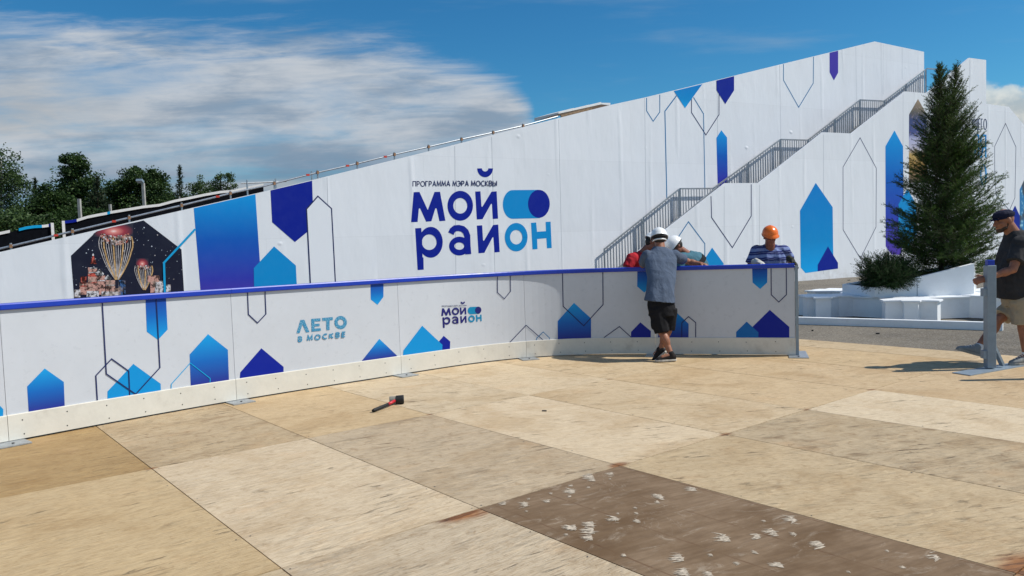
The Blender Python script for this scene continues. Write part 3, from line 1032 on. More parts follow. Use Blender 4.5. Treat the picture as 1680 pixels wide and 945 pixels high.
# far side of the lane, black lining towards us, two sheets with a gap, white and blue hems
M['hem_white'] = M['tarp']
for (a, b, hems) in [(-29.0, FAR.sz(86, 370)[0], [(-29, -24.0, 'tarp'), (FAR.sz(31, 377)[0], FAR.sz(69, 372)[0], 'cyan_line'), (FAR.sz(69, 372)[0], FAR.sz(80, 372)[0], 'tarp'), (FAR.sz(80, 372)[0], FAR.sz(87, 372)[0], 'navy')]),
                     (FAR.sz(104, 366)[0], FAR.sz(432, 303)[0], [(FAR.sz(104, 366)[0], FAR.sz(126, 362)[0], 'navy'), (FAR.sz(126, 362)[0], FAR.sz(176, 352)[0], 'tarp'), (FAR.sz(176, 352)[0], FAR.sz(181, 352)[0], 'cyan_line'), (FAR.sz(181, 352)[0], FAR.sz(432, 303)[0], 'tarp')])]:
    n = 26
    ss = [a + (b - a) * i / n for i in range(n + 1)]
    rnd = random.Random(int(a * 10))
    tops = [back_z(s) - 0.02 + 0.025 * math.sin(s * 2.3) + rnd.uniform(-.012, .012) for s in ss]
    wall_poly('far_wall', FAR, [(a, -0.02)] + list(zip(ss, tops)) + [(b, -0.02)], 0.05, M['black'], slide)
    hp = MB(); 
    for (h0, h1, mk) in hems:
        h0 = max(h0, a); h1 = min(h1, b)
        hm = MB(); nn = 10 if h1 - h0 > 1.5 else 3
        pts = []
        for i in range(nn + 1):
            s = h0 + (h1 - h0) * i / nn
            z = back_z(s) + 0.025 * math.sin(s * 2.3) + 0.015 * math.sin(s * 7.7)
            pts.append((s, z))
        for (s0, z0), (s1, z1) in zip(pts, pts[1:]):
            vs = [FAR.p3(s0, z0 - .05, .03), FAR.p3(s1, z1 - .05, .03), FAR.p3(s1, z1 + .035, .03), FAR.p3(s0, z0 + .035, .03),
                  FAR.p3(s0, z0 - .05, -.08), FAR.p3(s1, z1 - .05, -.08), FAR.p3(s1, z1 + .035, -.08), FAR.p3(s0, z0 + .035, -.08)]
            hm.add(vs, [(0, 1, 2, 3), (7, 6, 5, 4), (3, 2, 6, 7), (0, 4, 5, 1), (0, 3, 7, 4), (1, 5, 6, 2)])
        hm.build('hem', M[mk], slide)
    # turned-in end of each sheet
    e = b if a < -25 else a
    hm = MB().box(FAR.p3(e, back_z(e) - .55, .04), (.08, .05, 1.15), (FAR.d, FAR.n, Vector((0, 0, 1))))
    hm.build('hem', M['tarp'], slide)

# sliding lane between the walls, below their tops
lane_top = [(-29, .15), (-24, .95), (-19.5, 1.95), (-8.5, 4.75), (2, 7.2), (7.4, 8.0), (10.6, 8.0)]
lb = MB()
nl = len(lane_top)
vs = [MW.p3(s, z, -.10) for s, z in lane_top] + [MW.p3(s, z, -6.6) for s, z in lane_top] + [MW.p3(s, z - .25, -.10) for s, z in lane_top] + [MW.p3(s, z - .25, -6.6) for s, z in lane_top]
fs = []
for i in range(nl - 1):
    fs += [(i, i + 1, nl + i + 1, nl + i), (2 * nl + i, 3 * nl + i, 3 * nl + i + 1, 2 * nl + i + 1), (i, 2 * nl + i, 2 * nl + i + 1, i + 1), (nl + i, nl + i + 1, 3 * nl + i + 1, 3 * nl + i)]
fs += [(0, nl, 3 * nl, 2 * nl), (nl - 1, 3 * nl - 1, 4 * nl - 1, 2 * nl - 1)]
lb.add(vs, fs).build('slide_lane', M['plank'], slide)

# ---- prints on the main wall (traced outlines: points along the wall)
OFF = 0.003
def mw(polys, mat, name='printed_house', lay=0):
    return art(name, MW, polys, M[mat], main, OFF + lay * 0.0015)


mw([[(317.8, 341.6), (419, 318.6), (426, 424), (430, 500), (331, 500)]], 'tower', 'printed_block')
mw([[(443.8, 312.4), (512, 296.4), (514.5, 372), (483.8, 397), (446.5, 364.5)]], 'navy', 'printed_pennant', 1)
art('printed_house', MW, [[(502.8, 343), (521.4, 322), (543.7, 342.3), (552, 500), (511, 500)]], printmat('white_ink', [(0, (0.765, 0.785, 0.83))]), main, OFF + .0035)
art_line('printed_outline', MW, [(511, 500), (502.8, 343), (521.4, 322), (543.7, 342.3), (552, 500)], .035, M['ink'], main, OFF + .004)
mw([[(417.5, 500), (416.3, 440), (449.5, 404.2), (485.3, 435.6), (488.5, 500)]], 'cyan', 'printed_house', 3)

# logo, drawn in two tracing frames
def l1(p): return (665 + .2010 * p[0], 265 + .2010 * p[1])
def l2(p): return (770 + .2011 * p[0], 265 + .2011 * p[1])


def arch_a():
    body = ring(440, 690, 83, 77, 40, 30)
    pts = [(372, 588), (384, 562), (405, 545), (436, 542), (468, 550), (492, 572), (505, 606), (507, 680), (513, 756)]
    return body + stroke(pts, 49)


LOGO_NAVY = [[[(47, 495), (68, 250), (115, 248), (183, 396), (238, 248), (283, 247), (327, 483), (278, 487), (256, 385), (249, 380), (243, 388), (213, 487), (170, 491), (122, 386), (115, 380), (110, 387), (100, 493)]],
             ring(448, 361, 104, 122, 57, 64),
             [[(570, 245), (613, 243), (621, 362), (625, 372), (631, 365), (703, 246), (745, 243), (757, 466), (713, 469), (707, 350), (703, 343), (697, 350), (630, 470), (583, 473)]],
             ring(651, 56, 64, 72, 26, 25, 0, 180, 24),
             [[(80, 545), (130, 542), (137, 640), (140, 780), (148, 786), (150, 882), (100, 886)]],
             ring(207, 659, 98, 126, 60, 64, 0, 360, 36, 195, 658),
             arch_a(),
             [[(583, 523), (627, 520), (634, 640), (639, 648), (645, 641), (716, 518), (758, 514), (770, 738), (727, 742), (719, 622), (715, 616), (710, 622), (645, 745), (597, 749)]]]
LOGO_CYAN = [ring(382, 617, 93, 116, 50, 59),
             [[(503, 500), (545, 497), (552, 573), (625, 568), (622, 493), (663, 490), (672, 705), (633, 708), (628, 625), (553, 632), (556, 714), (515, 717)]]]
PILL = ell(353, 350, 80, 117, 90, 270, 20) + [(560, 231), (600, 345), (575, 462)]
PILL_DOT = ell(567, 345, 89, 114)
SMALL = lettering('ПРОГРАММА МЭРА МОСКВЫ', (62, 203), (683, -5), (0, -40), .17, .27, .42)


def logo(surf, parent, off, tf, navy, cyan, dotm, lettermat):
    for g in LOGO_NAVY:
        art('logo_letter', surf, [[tf(l1(p)) for p in poly] for poly in g], navy, parent, off)
    for g in LOGO_CYAN:
        art('logo_letter', surf, [[tf(l2(p)) for p in poly] for poly in g], cyan, parent, off)
    art('logo_pill', surf, [[tf(l2(p)) for p in PILL]], cyan if dotm is navy else M['cyan'], parent, off)
    art('logo_dot', surf, [[tf(l2(p)) for p in PILL_DOT]], dotm, parent, off + .0012)
    art('logo_lettering', surf, [[tf(l1(p)) for p in poly] for poly in SMALL], lettermat, parent, off, step=.00005)


logo(MW, main, OFF, lambda p: p, M['navy'], M['cyan'], M['navy'], M['ink'])

# upper prints
art_line('printed_outline', MW, [(1060.8, 160.6), (1060.8, 181.8), (1071.5, 199), (1082.4, 183.8), (1082.4, 155.2)], .033, M['teal'], main, OFF)
art_line('printed_outline', MW, [(1109.8, 157), (1090.8, 182.5), (1094, 326)], .042, M['teal'], main, OFF)
art_line('printed_outline', MW, [(1137.7, 159.7), (1154.2, 186.8), (1156.8, 330)], .036, M['teal'], main, OFF)
art_line('printed_outline', MW, [(1134.4, 162.2), (1134.4, 184.5), (1158, 221.4), (1179.6, 188), (1179.6, 154.6)], .033, M['ink'], main, OFF + .001)
mw([[(1105.5, 149.4), (1152.2, 138), (1123.8, 177.4)]], 'cyan_soft', 'printed_pennant', 2)
mw([[(1175.3, 132.2), (1204.2, 125), (1204.2, 148.2), (1189.8, 170.6), (1175.3, 147.7)]], 'navy', 'printed_pennant', 3)
mw([[(1175.3, 226.2), (1183.4, 213.5), (1192.8, 225.7), (1194.2, 320), (1177.8, 320)]], 'tower', 'printed_house')
art_line('printed_outline', MW, [(1285.4, 105.2), (1285.4, 131.5), (1310.3, 176), (1334.2, 136.4), (1334.7, 93)], .036, M['teal'], main, OFF)
mw([[(1361, 86.6), (1375, 83.2), (1375, 119.3), (1368, 132), (1361, 118.6)]], 'purple', 'printed_pennant')
# welded seams of the banner
M['seam'] = printmat('banner_seam', [(0, (0.42, 0.45, 0.50))])
for (x, y0, x1, y1) in [(536.5, 291, 541, 460), (746, 240, 748, 460), (806.5, 225, 812, 452), (916.5, 196, 922.5, 460), (1057.5, 161, 1061, 440), (1176.5, 133, 1178, 300), (1279, 107, 1281, 236), (1404, 76.5, 1405, 166), (1449, 73, 1449, 155), (1480, 79, 1480, 130)]:
    art_line('seam', MW, [(x, y0), (x1, y1)], .014, M['seam'], main, OFF - .0015)
for (x, y0, x1, y1) in [(1188, 306, 1188, 440), (1246, 303, 1246, 458), (1351, 221, 1351, 450), (1481.5, 155, 1481.5, 445), (1519, 155, 1519, 440), (1591, 98, 1591, 430), (1649, 177, 1650, 430)]:
    art_line('seam', FW, [(x, y0), (x1, y1)], .014, M['seam'], front, OFF - .0015)

# ---- the night photograph printed on the wall
photo_dark = printmat('night_photo_ink', [(0, (0.012, 0.012, 0.03)), (1, (0.008, 0.010, 0.026))])
photo = art('printed_photo', MW, [[(124, 520), (116.3, 419.6), (158.5, 379.6), (235.5, 361.6), (268.8, 387), (297.7, 409.2), (304.5, 520)]], photo_dark, main, OFF)


PHOTO_SET = set(o.name for o in bpy.data.objects)


def ph(p): return (100 + .1481 * p[0], 350 + .1481 * p[1])


def flat(name, col):
    mt, k, b = basemat(name, col, 0.5, 0, 0.2)
    tc = k.new('ShaderNodeTexCoord')
    n = k.noise(tc.outputs['Object'], 11, 3, .7)
    n2 = k.noise(tc.outputs['Object'], 4, 3, .6)
    c = k.mix(k.smooth(n, .42, .56), tuple(x * .12 for x in col), tuple(min(1, x * 1.35) for x in col))
    c = k.mix(k.math('MULTIPLY', k.smooth(n2, .5, .65), .5), c, (.45, .34, .28))
    k.l.new(c, b.inputs['Base Color'])
    return mt


GOLD = flat('photo_gold_ink', (0.52, 0.33, 0.16)); PALE = flat('photo_pale_ink', (0.52, 0.50, 0.52)); RED = flat('photo_red_ink', (0.42, 0.07, 0.05))
PINK = flat('photo_pink_ink', (0.45, 0.24, 0.20)); STAR = flat('photo_star_ink', (0.45, 0.50, 0.58)); DEEP = flat('photo_blue_ink', (0.04, 0.10, 0.24))


def glow_mat():
    mt, k, b = basemat('photo_red_flare_ink', (0.3, 0.02, 0.03), 0.5)
    uv = k.new('ShaderNodeUVMap'); sp = k.new('ShaderNodeSeparateXYZ'); k.l.new(uv.outputs[0], sp.inputs[0])
    dx = k.math('SUBTRACT', sp.outputs[0], 0.5); dy = k.math('MULTIPLY', k.math('SUBTRACT', sp.outputs[1], 0.42), 0.8)
    r = k.math('SQRT', k.math('ADD', k.math('MULTIPLY', dx, dx), k.math('MULTIPLY', dy, dy)))
    k.l.new(k.ramp(r, [(0, (0.95, 0.75, 0.70)), (0.09, (0.75, 0.25, 0.22)), (0.26, (0.34, 0.03, 0.05)), (0.5, (0.012, 0.012, 0.03))]), b.inputs['Base Color'])
    return mt


GLOW = glow_mat()
art('photo_flare', MW, [[ph(p) for p in [(360, 225), (400, 198), (560, 156), (800, 104), (800, 260), (360, 260)]]], GLOW, main, OFF + .003)
art('photo_flare', MW, [[ph(p) for p in [(830, 500), (970, 500), (970, 600), (830, 600)]]], GLOW, main, OFF + .003)


def phl(name, pts, w, mat, lay):
    return stroke([MW.sz(*ph(p)) for p in pts], w)


def vase(cx, top, bot, rw, bw, n, lay, w):
    """a bowl-shaped chandelier of light strings"""
    quads, gold = [], []
    for i in range(n):
        t = -1 + 2 * i / (n - 1)
        pts = []
        for j in range(9):
            f = j / 8
            wid = rw * (1.0 + 0.10 * math.sin(min(f * 3, 1) * math.pi)) * (1 - max(0, (f - .25) / .75) ** 1.6) + bw
            pts.append((cx + (0.08 * f * rw) + t * wid, top + (bot - top) * f))
        (gold if i % 4 == 2 else quads).extend(phl('', pts, w * (2.4 if i % 4 == 2 else 1), None, lay))
    link('photo_lights', art_mesh('photo_lights', MW, quads, OFF + lay * .003, 0.00005), PALE, main)
    link('photo_lights', art_mesh('photo_lights', MW, gold, OFF + lay * .003 + .002, 0.00005), GOLD, main)


GOLD = noisy('photo_gold_light_ink', (0.55, 0.34, 0.15), 0.5, amp=.5, scale=14); PALE2 = PALE; PALE = noisy('photo_pale_light_ink', (0.55, 0.50, 0.50), 0.5, amp=.5, scale=10)
vase(606, 255, 735, 158, 16, 15, 2, .013)
vase(915, 580, 848, 82, 10, 11, 2, .011)
PALE = PALE2
rnd = random.Random(11)
spk = {0: [], 1: [], 2: []}
for _ in range(150):
    x = rnd.uniform(440, 770); y = rnd.uniform(232, 330) + 20 * math.cos((x - 606) / 60)
    q = rnd.uniform(5, 11); spk[rnd.choice([0, 1, 1, 2])].append([ph((x - q, y - q)), ph((x + q, y - q)), ph((x + q, y + q)), ph((x - q, y + q))])
for _ in range(45):
    x = rnd.uniform(835, 1005); y = rnd.uniform(578, 625); q = rnd.uniform(4, 8)
    spk[rnd.choice([0, 1, 2])].append([ph((x - q, y - q)), ph((x + q, y - q)), ph((x + q, y + q)), ph((x - q, y + q))])
for kx, mt in ((0, RED), (1, PINK), (2, PALE)):
    art('photo_lights', MW, spk[kx], mt, main, OFF + .012 + .002 * kx, step=.00002)
st = []
for _ in range(130):
    x = rnd.uniform(130, 1340); y = rnd.uniform(150, 800)
    if y < 470 - (x - 110) * .96 + 30 or y < 75 + (x - 915) * .78 + 40 or y < 200 - (x - 395) * .23: continue
    q = rnd.choice([2.5, 3.5, 5, 8])
    st.append([ph((x - q, y)), ph((x, y - q)), ph((x + q, y)), ph((x, y + q))])
art('photo_snow', MW, st, STAR, main, OFF + .002, step=0.0)
# towers of the old church and fair stalls, loosely
def box2(x0, y0, x1, y1): return [ph((x0, y0)), ph((x1, y0)), ph((x1, y1)), ph((x0, y1))]
def dome2(cx, cy, r, h): return [ph(p) for p in [(cx - r * .7, cy), (cx - r, cy - h * .35), (cx - r * .55, cy - h * .75), (cx, cy - h * 1.25), (cx + r * .55, cy - h * .75), (cx + r, cy - h * .35), (cx + r * .7, cy)]]
art('photo_church', MW, [box2(205, 770, 300, 900), box2(300, 600, 400, 900), box2(395, 690, 490, 900), box2(495, 740, 600, 900)], PINK, main, OFF + .004, step=0.0)
art('photo_church', MW, [[ph(p) for p in [(325, 560), (352, 470), (362, 470), (395, 560)]], box2(220, 700, 282, 780), dome2(355, 700, 60, 40), box2(300, 760, 400, 775), box2(215, 800, 295, 812)], RED, main, OFF + .006, step=.0002)
art('photo_church', MW, [dome2(428, 690, 50, 60), dome2(520, 735, 40, 44), dome2(356, 470, 12, 24), box2(320, 600, 400, 612), box2(310, 650, 400, 660), box2(400, 740, 490, 750), box2(500, 790, 600, 800)], PALE, main, OFF + .008, step=.0002)
art('photo_stalls', MW, [box2(150, 845, 215, 930), box2(285, 860, 420, 930), box2(450, 865, 640, 930), box2(1040, 745, 1140, 880), box2(1165, 790, 1215, 900)], PALE, main, OFF + .009, step=0.0002)
art('photo_stalls', MW, [box2(960, 690, 1090, 760), box2(990, 760, 1040, 880), box2(560, 830, 650, 866)], PINK, main, OFF + .011, step=0.0002)
for (x, w0) in [(668, 34), (700, 14)]:
    art('photo_church', MW, [box2(x - w0, 740, x + w0, 930)], DEEP, main, OFF + .004)


def join_print(objs, name, parent):
    vs, fs, uvs, mi, mats = [], [], [], [], []
    for o in objs:
        w = wloc(o); b_ = len(vs)
        vs += [v.co + w for v in o.data.vertices]
        for p in o.data.polygons:
            fs.append([b_ + i for i in p.vertices]); mi.append(len(mats))
        ul = o.data.uv_layers.active
        luv = [tuple(l.uv) for l in ul.data]
        for p in o.data.polygons: uvs += [luv[i] for i in p.loop_indices]
        mats.append(o.data.materials[0])
        bpy.data.objects.remove(o)
    me = pymesh(name, vs, fs)
    ul = me.uv_layers.new(name='UVMap')
    for q, t_ in enumerate(uvs): ul.data[q].uv = t_
    for p, k_ in zip(me.polygons, mi): p.material_index = k_
    return link(name, me, mats, parent)


join_print([photo] + [o for o in list(bpy.data.objects) if o.name not in PHOTO_SET and o is not photo and o.type == 'MESH'], 'printed_photo', main)
art_line('printed_outline', MW, [(320, 376), (269, 431), (271.5, 520)], .05, M['cyan_line'], main, OFF + .020)

# ---- prints on the stair wall
def fw(polys, mat, name='printed_house', lay=0):
    return art(name, FW, polys, M[mat], front, OFF + lay * .0015)


art_line('printed_outline', FW, [(1166.4, 322), (1167.4, 356.9), (1201.5, 406.2), (1232.4, 354.4), (1232.4, 302.5)], .034, M['ink'], front, OFF)
art_line('printed_outline', FW, [(1108, 396), (1129.4, 363.8), (1156.3, 399.8), (1156.3, 465)], .034, M['teal'], front, OFF)
fw([[(1150, 462), (1150, 434), (1168.2, 406.2), (1187, 432), (1187, 462)]], 'cyan', 'printed_house', 1)
fw([[(1312.4, 345.6), (1338.3, 300), (1366, 340), (1367, 419), (1372, 441), (1321.3, 447.9), (1313.7, 439)]], 'cyan_soft')
fw([[(1341.3, 444.9), (1341.3, 434.7), (1358.2, 404.2), (1374.7, 431.3), (1374.7, 440.6)]], 'navy', 'printed_house', 1)
art_line('printed_outline', FW, [(1383, 274), (1411, 226), (1437.6, 275.9), (1437.1, 372.5), (1411.5, 424), (1383.2, 377)], .026, M['ink'], front, OFF, True)
fw([[(1453, 404), (1452.6, 240), (1467.4, 214), (1481.4, 240), (1483, 385), (1478, 418), (1462.5, 417.5)]], 'tower')
fw([[(1474, 385), (1474, 335), (1488.5, 310), (1503, 335), (1503, 385), (1488.5, 410)]], 'cyan', 'printed_house', 1)


def strip_photo():
    mt, k, b = basemat('fair_photo_ink', (0.2, 0.2, 0.3), 0.5)
    uv = k.new('ShaderNodeUVMap'); sp = k.new('ShaderNodeSeparateXYZ'); k.l.new(uv.outputs[0], sp.inputs[0])
    tc = k.new('ShaderNodeTexCoord')
    n = k.noise(tc.outputs['Object'], 3.0, 6, .7, dist=1.0)
    v = k.math('ADD', sp.outputs[1], k.math('MULTIPLY', k.math('SUBTRACT', n, .5), .16))
    c = k.ramp(v, [(0, (.08, .05, .03)), (.22, (.42, .24, .05)), (.34, (.46, .30, .08)), (.42, (.50, .48, .60)), (.52, (.42, .42, .62)), (.60, (.05, .06, .22)), (.75, (.03, .04, .14)), (.84, (.10, .08, .06)), (1, (.34, .24, .15))])
    n2 = k.noise(tc.outputs['Object'], 9, 3, .6)
    c = k.mix(k.math('MULTIPLY', k.smooth(n2, .55, .72), .5), c, (.55, .40, .40))
    k.l.new(c, b.inputs['Base Color'])
    return mt


art('printed_photo', FW, [[(1491, 300), (1491.3, 187.8), (1506, 162.3), (1520, 187), (1521, 300)]], strip_photo(), front, OFF)
art('printed_lettering', FW, lettering('УЩЕГО', (1594.5, 211.5), (24, 1.2), (0, -17), .075, .30), M['ink'], front, OFF, step=.00005)
art('printed_lettering', FW, lettering('Я', (1609.0, 258.5), (8.5, .4), (0, -37), .062), M['cyan_soft'], front, OFF, step=.0004)
art('printed_lettering', FW, lettering('Я', (1597.2, 258.2), (8.5, .4), (0, -37), .062), M['cyan_soft'], front, OFF, step=.0004)
art('printed_lettering', FW, lettering('О', (1609.0, 303), (8.5, .4), (0, -33), .062), M['cyan_soft'], front, OFF, step=.0004)
art_line('printed_outline', FW, [(1631.9, 285), (1631.9, 240), (1649.6, 202.5), (1666.7, 241), (1665, 324.6), (1656, 345), (1634, 320)], .03, M['ink'], front, OFF, True)
fw([[(1658, 400), (1658, 352), (1665.2, 337), (1673, 354), (1673, 400)]], 'navy')


def dark_photo():
    mt, k, b = basemat('ice_photo_ink', (0.05, 0.06, 0.08), 0.5)
    tc = k.new('ShaderNodeTexCoord')
    vo = k.new('ShaderNodeTexVoronoi'); vo.inputs['Scale'].default_value = 5; k.l.new(tc.outputs['Object'], vo.inputs['Vector'])
    n = k.noise(tc.outputs['Object'], 1.2, 4)
    c = k.mix(k.smooth(n, .46, .56), (.05, .055, .07), k.mix(k.smooth(vo.outputs['Distance'], .1, .5), (.35, .65, .78), (.02, .18, .42)))
    k.l.new(c, b.inputs['Base Color'])
    return mt


art('printed_photo', FW, [[(1673, 425), (1672.8, 311), (1692, 270), (1712, 311), (1712, 425)]], dark_photo(), front, OFF)

# ---- stairs and railings between the two walls
RAIL_TOP = [(-6.76, 1.35), (-3.34, 3.43), (-1.73, 3.45), (1.83, 5.37), (3.39, 5.40), (6.59, 7.19), (8.19, 7.24), (11.15, 8.83)]
RH = 1.08


def railing(surf, a, b, off, parent):
    """one welded railing panel from top point a to b (s, z): frame, bars, end posts"""
    r = MB()
    (s0, z0), (s1, z1) = a, b
    def pt(t, dz_): return surf.p3(s0 + (s1 - s0) * t, z0 + (z1 - z0) * t + dz_, off)
    r.bar(pt(0, 0), pt(1, 0), .045, .05)
    r.bar(pt(0, -RH + .08), pt(1, -RH + .08), .04, .05)
    for t in (0.0, 1.0):
        r.bar(pt(t, -RH - .05), pt(t, .02), .05)
    L = math.hypot(s1 - s0, 0)
    n = max(2, int(L / .125))
    for i in range(1, n):
        r.bar(pt(i / n, -RH + .09), pt(i / n, -.02), .024)
    return r.build('railing', M['rail'], parent)


RSURF = MW
for i, (a, b) in enumerate(zip(RAIL_TOP, RAIL_TOP[1:])):
    flight = abs(b[1] - a[1]) > .5
    parts_ = [(0, .5), (.5, 1)] if flight else [(0, 1)]
    for (t0, t1) in parts_:
        e = .012
        A = (a[0] + (b[0] - a[0]) * (t0 + e), a[1] + (b[1] - a[1]) * (t0 + e)); B = (a[0] + (b[0] - a[0]) * (t1 - e), a[1] + (b[1] - a[1]) * (t1 - e))
        railing(MW, A, B, .16, slide)
        railing(FW, (A[0], A[1] - .10), (B[0], B[1] - .10), -.28, slide)
    # stringers, treads, landings
    if flight:
        n = 12
        st_ = MB()
        for off in (.20, 2.0):
            p0 = MW.p3(a[0], a[1] - RH - .12, off); p1 = MW.p3(b[0], b[1] - RH - .12, off)
            st_.bar(p0, p1, .06, .24)
        fl = st_.build('stair_flight', M['rail'], slide)
        for q in range(n):
            t = (q + .5) / n
            s = a[0] + (b[0] - a[0]) * t
            z = a[1] - RH + (b[1] - a[1]) * (q + 1) / n - .03
            MB().box(MW.p3(s, z, 1.10), (.27, 1.74, .04), (MW.d, MW.n, Vector((0, 0, 1)))).build('tread', M['rail'], fl)
    else:
        MB().box(MW.p3((a[0] + b[0]) / 2, a[1] - RH - .03, 1.10), (b[0] - a[0] + .1, 1.78, .05), (MW.d, MW.n, Vector((0, 0, 1)))).build('landing', M['rail'], slide)
pl = MB().box(MW.p3(11.55, 8.83 - RH - .03, 1.10), (.75, 1.78, .05), (MW.d, MW.n, Vector((0, 0, 1))))
pl.build('landing', M['rail'], slide)
# guard rail across the platform head and scaffold standards behind
hr = MB()
hr.bar(MW.p3(11.2, 8.86, .16), MW.p3(12.5, 8.92, .16), .05)
for s in (13.0, 13.25, 13.5, 13.75): hr.bar(MW.p3(s, 8.0, .16), MW.p3(s, 8.9, .16), .03)
hr.bar(MW.p3(12.9, 8.9, .16), MW.p3(13.8, 8.9, .16), .05)
hr.build('guard_rail', M['rail'], slide)
for s in (0.0, 2.5, 5.0, 7.5, 10.0):
    for off in (.35, 2.15):
        MB().tube([FW.p3(s, -.02, -off), FW.p3(s, 1.9, -off)], .024, 6).build('scaffold_standard', M['galv'], slide)

# ---- scaffold tube along the top of the main wall
tube_px = [(-40, 417), (0, 408), (119, 379.6), (187.5, 363), (300, 336.5), (379, 317), (436, 304.5), (521, 283), (586, 268.3), (647, 253.5), (703, 241), (757, 228.5), (809, 217.5), (860, 206), (915, 191)]
RB = MW.shifted(.22)
tp = [RB.p3(*RB.sz(*p)) for p in tube_px]
MB().tube(tp, .024, 8).build('handrail_tube', M['galv'], slide)
for px in (18, 119, 212, 298, 378, 450, 521, 586, 647, 703, 757, 809, 858):
    y = np.interp(px, [p[0] for p in tube_px], [p[1] for p in tube_px])
    s, z = RB.sz(px, y)
    pb = MB().tube([RB.p3(s, z - .9, 0), RB.p3(s, z + .07, 0)], .024, 8)
    po = pb.build('handrail_post', M['galv'], slide)
    MB().box(RB.p3(s, z, .01), (.06, .07, .08), (MW.d, MW.n, Vector((0, 0, 1)))).build('coupler', M['coupler'], po)
for px in (92, 187, 357, 505, 570, 632):
    y = np.interp(px, [p[0] for p in tube_px], [p[1] for p in tube_px])
    s, z = RB.sz(px, y)
    MB().box(RB.p3(s, z, .0), (.09, .052, .052), (MW.d, MW.n, Vector((0, 0, 1)))).build('red_clip', M['redtag'], slide)
tb = MB()
pts = [(915, 188), (940, 182.5), (965, 177), (985, 172.5), (1000, 174)]
for a, b in zip(pts, pts[1:]):
    (s0, z0), (s1, z1) = RB.sz(*a), RB.sz(*b)
    vs = [RB.p3(s0, z0 + .02, .05), RB.p3(s1, z1 + .02, .05), RB.p3(s1, z1 + .10, .05), RB.p3(s0, z0 + .07, .05), RB.p3(s0, z0 + .02, -1.5), RB.p3(s1, z1 + .02, -1.5), RB.p3(s1, z1 + .16, -1.5), RB.p3(s0, z0 + .13, -1.5)]
    tb.add(vs, [(0, 1, 2, 3), (7, 6, 5, 4), (3, 2, 6, 7), (0, 4, 5, 1), (0, 3, 7, 4), (1, 5, 6, 2)])
tb.build('tarpaulin', M['tarp'], slide)
(s0, z0), (s1, z1) = RB.sz(918, 192), RB.sz(968, 180)
MB().bar(RB.p3(s0, z0, .08), RB.p3(s1, z1, .08), .05, .10).build('plank', M['plank'], slide)
# loose scaffold bits beyond the end of the far sheet
q = FW.shifted(5.0)
for (x, y0, y1) in [(452, 293, 310), (511, 281, 293), (405, 295, 312)]:
    s_, z = q.sz(x, y0); s2, z2 = q.sz(x, y1)
    MB().tube([q.p3(s_, z2 - 1, 0), q.p3(s_, z, 0)], .024, 6).build('scaffold_standard', M['galv'], slide)
MB().tube([q.p3(*q.sz(395, 301), 0), q.p3(*q.sz(470, 297.5), 0)], .02, 6).build('scaffold_ledger', M['galv'], slide)

# ---------------------------------------------------------------- the rink boards
ctrl = [(-5.93, 5.02), (-5.16, 5.83), (-4.46, 6.60), (-3.72, 7.46), (-3.02, 8.17), (-2.30, 8.81), (-1.43, 9.54), (-.69, 10.17), (.16, 10.63), (1.09, 10.72), (1.95, 10.51), (2.81, 10.25), (3.70, 9.975)]


def catmull(P, n=10):
    out = []
    P = [Vector(p) for p in P]
    P = [P[0] * 2 - P[1]] + P + [P[-1] * 2 - P[-2]]
    for i in range(1, len(P) - 2):
        for j in range(n):
            t = j / n
            a, b, c, d = P[i - 1], P[i], P[i + 1], P[i + 2]
            out.append(.5 * ((2 * b) + (c - a) * t + (2 * a - 5 * b + 4 * c - d) * t * t + (-a + 3 * b - 3 * c + d) * t ** 3))
    out.append(P[-2])
    return out


cp = catmull(ctrl, 10)
for _ in range(30):
    cp = [cp[0]] + [(cp[i - 1] + cp[i] * 2 + cp[i + 1]) / 4 for i in range(1, len(cp) - 1)] + [cp[-1]]
# even spacing, 9 cm
acc = [0.0]
for a, b in zip(cp, cp[1:]): acc.append(acc[-1] + (b - a).length)
N = int(acc[-1] / .09)
xs = np.interp(np.linspace(0, acc[-1], N + 1), acc, [p.x for p in cp]); ys = np.interp(np.linspace(0, acc[-1], N + 1), acc, [p.y for p in cp])
BC = Curve(list(zip(xs, ys)))
BH = 1.22
joints = [BC.sz(6, 610)[0], BC.sz(383, 570)[0], BC.sz(655, 540)[0], BC.sz(861.5, 520)[0], BC.sz(1074, 510)[0], BC.s[-1]]
joints = [0.0] + joints
LABELS = ['white rink board panel cut off by the left picture edge with a small cyan print',
          'white rink board panel with crossing dark outlines over a cyan house, leftmost long one',
          'white rink board panel with pale blue two-line lettering and a navy house',
          'white rink board panel with the small navy and cyan logo',
          'curved white rink board panel with a gradient blue house under a wide dark outline',
          'last rink board panel at the open end, in shade, behind the leaning man']
panels = []


def strip(name, s0, s1, prof, mat, parent, closed=True, smooth=False):
    """sweep a profile of (off, z) points along the board from s0 to s1"""
    ss = [s0] + [s for s in BC.s if s0 + 1e-3 < s < s1 - 1e-3] + [s1]
    n = len(prof)
    mb = MB()
    vs = [BC.p3(s, z, o) for s in ss for (o, z) in prof]
    fs = []
    for i in range(len(ss) - 1):
        for k in range(n if closed else n - 1):
            k2 = (k + 1) % n
            fs.append((i * n + k, i * n + k2, (i + 1) * n + k2, (i + 1) * n + k))
    if closed:
        fs.append(tuple(range(n))); fs.append(tuple((len(ss) - 1) * n + k for k in range(n))[::-1])
    mb.add(vs, fs)
    return mb.build(name, mat, parent, smooth=smooth)


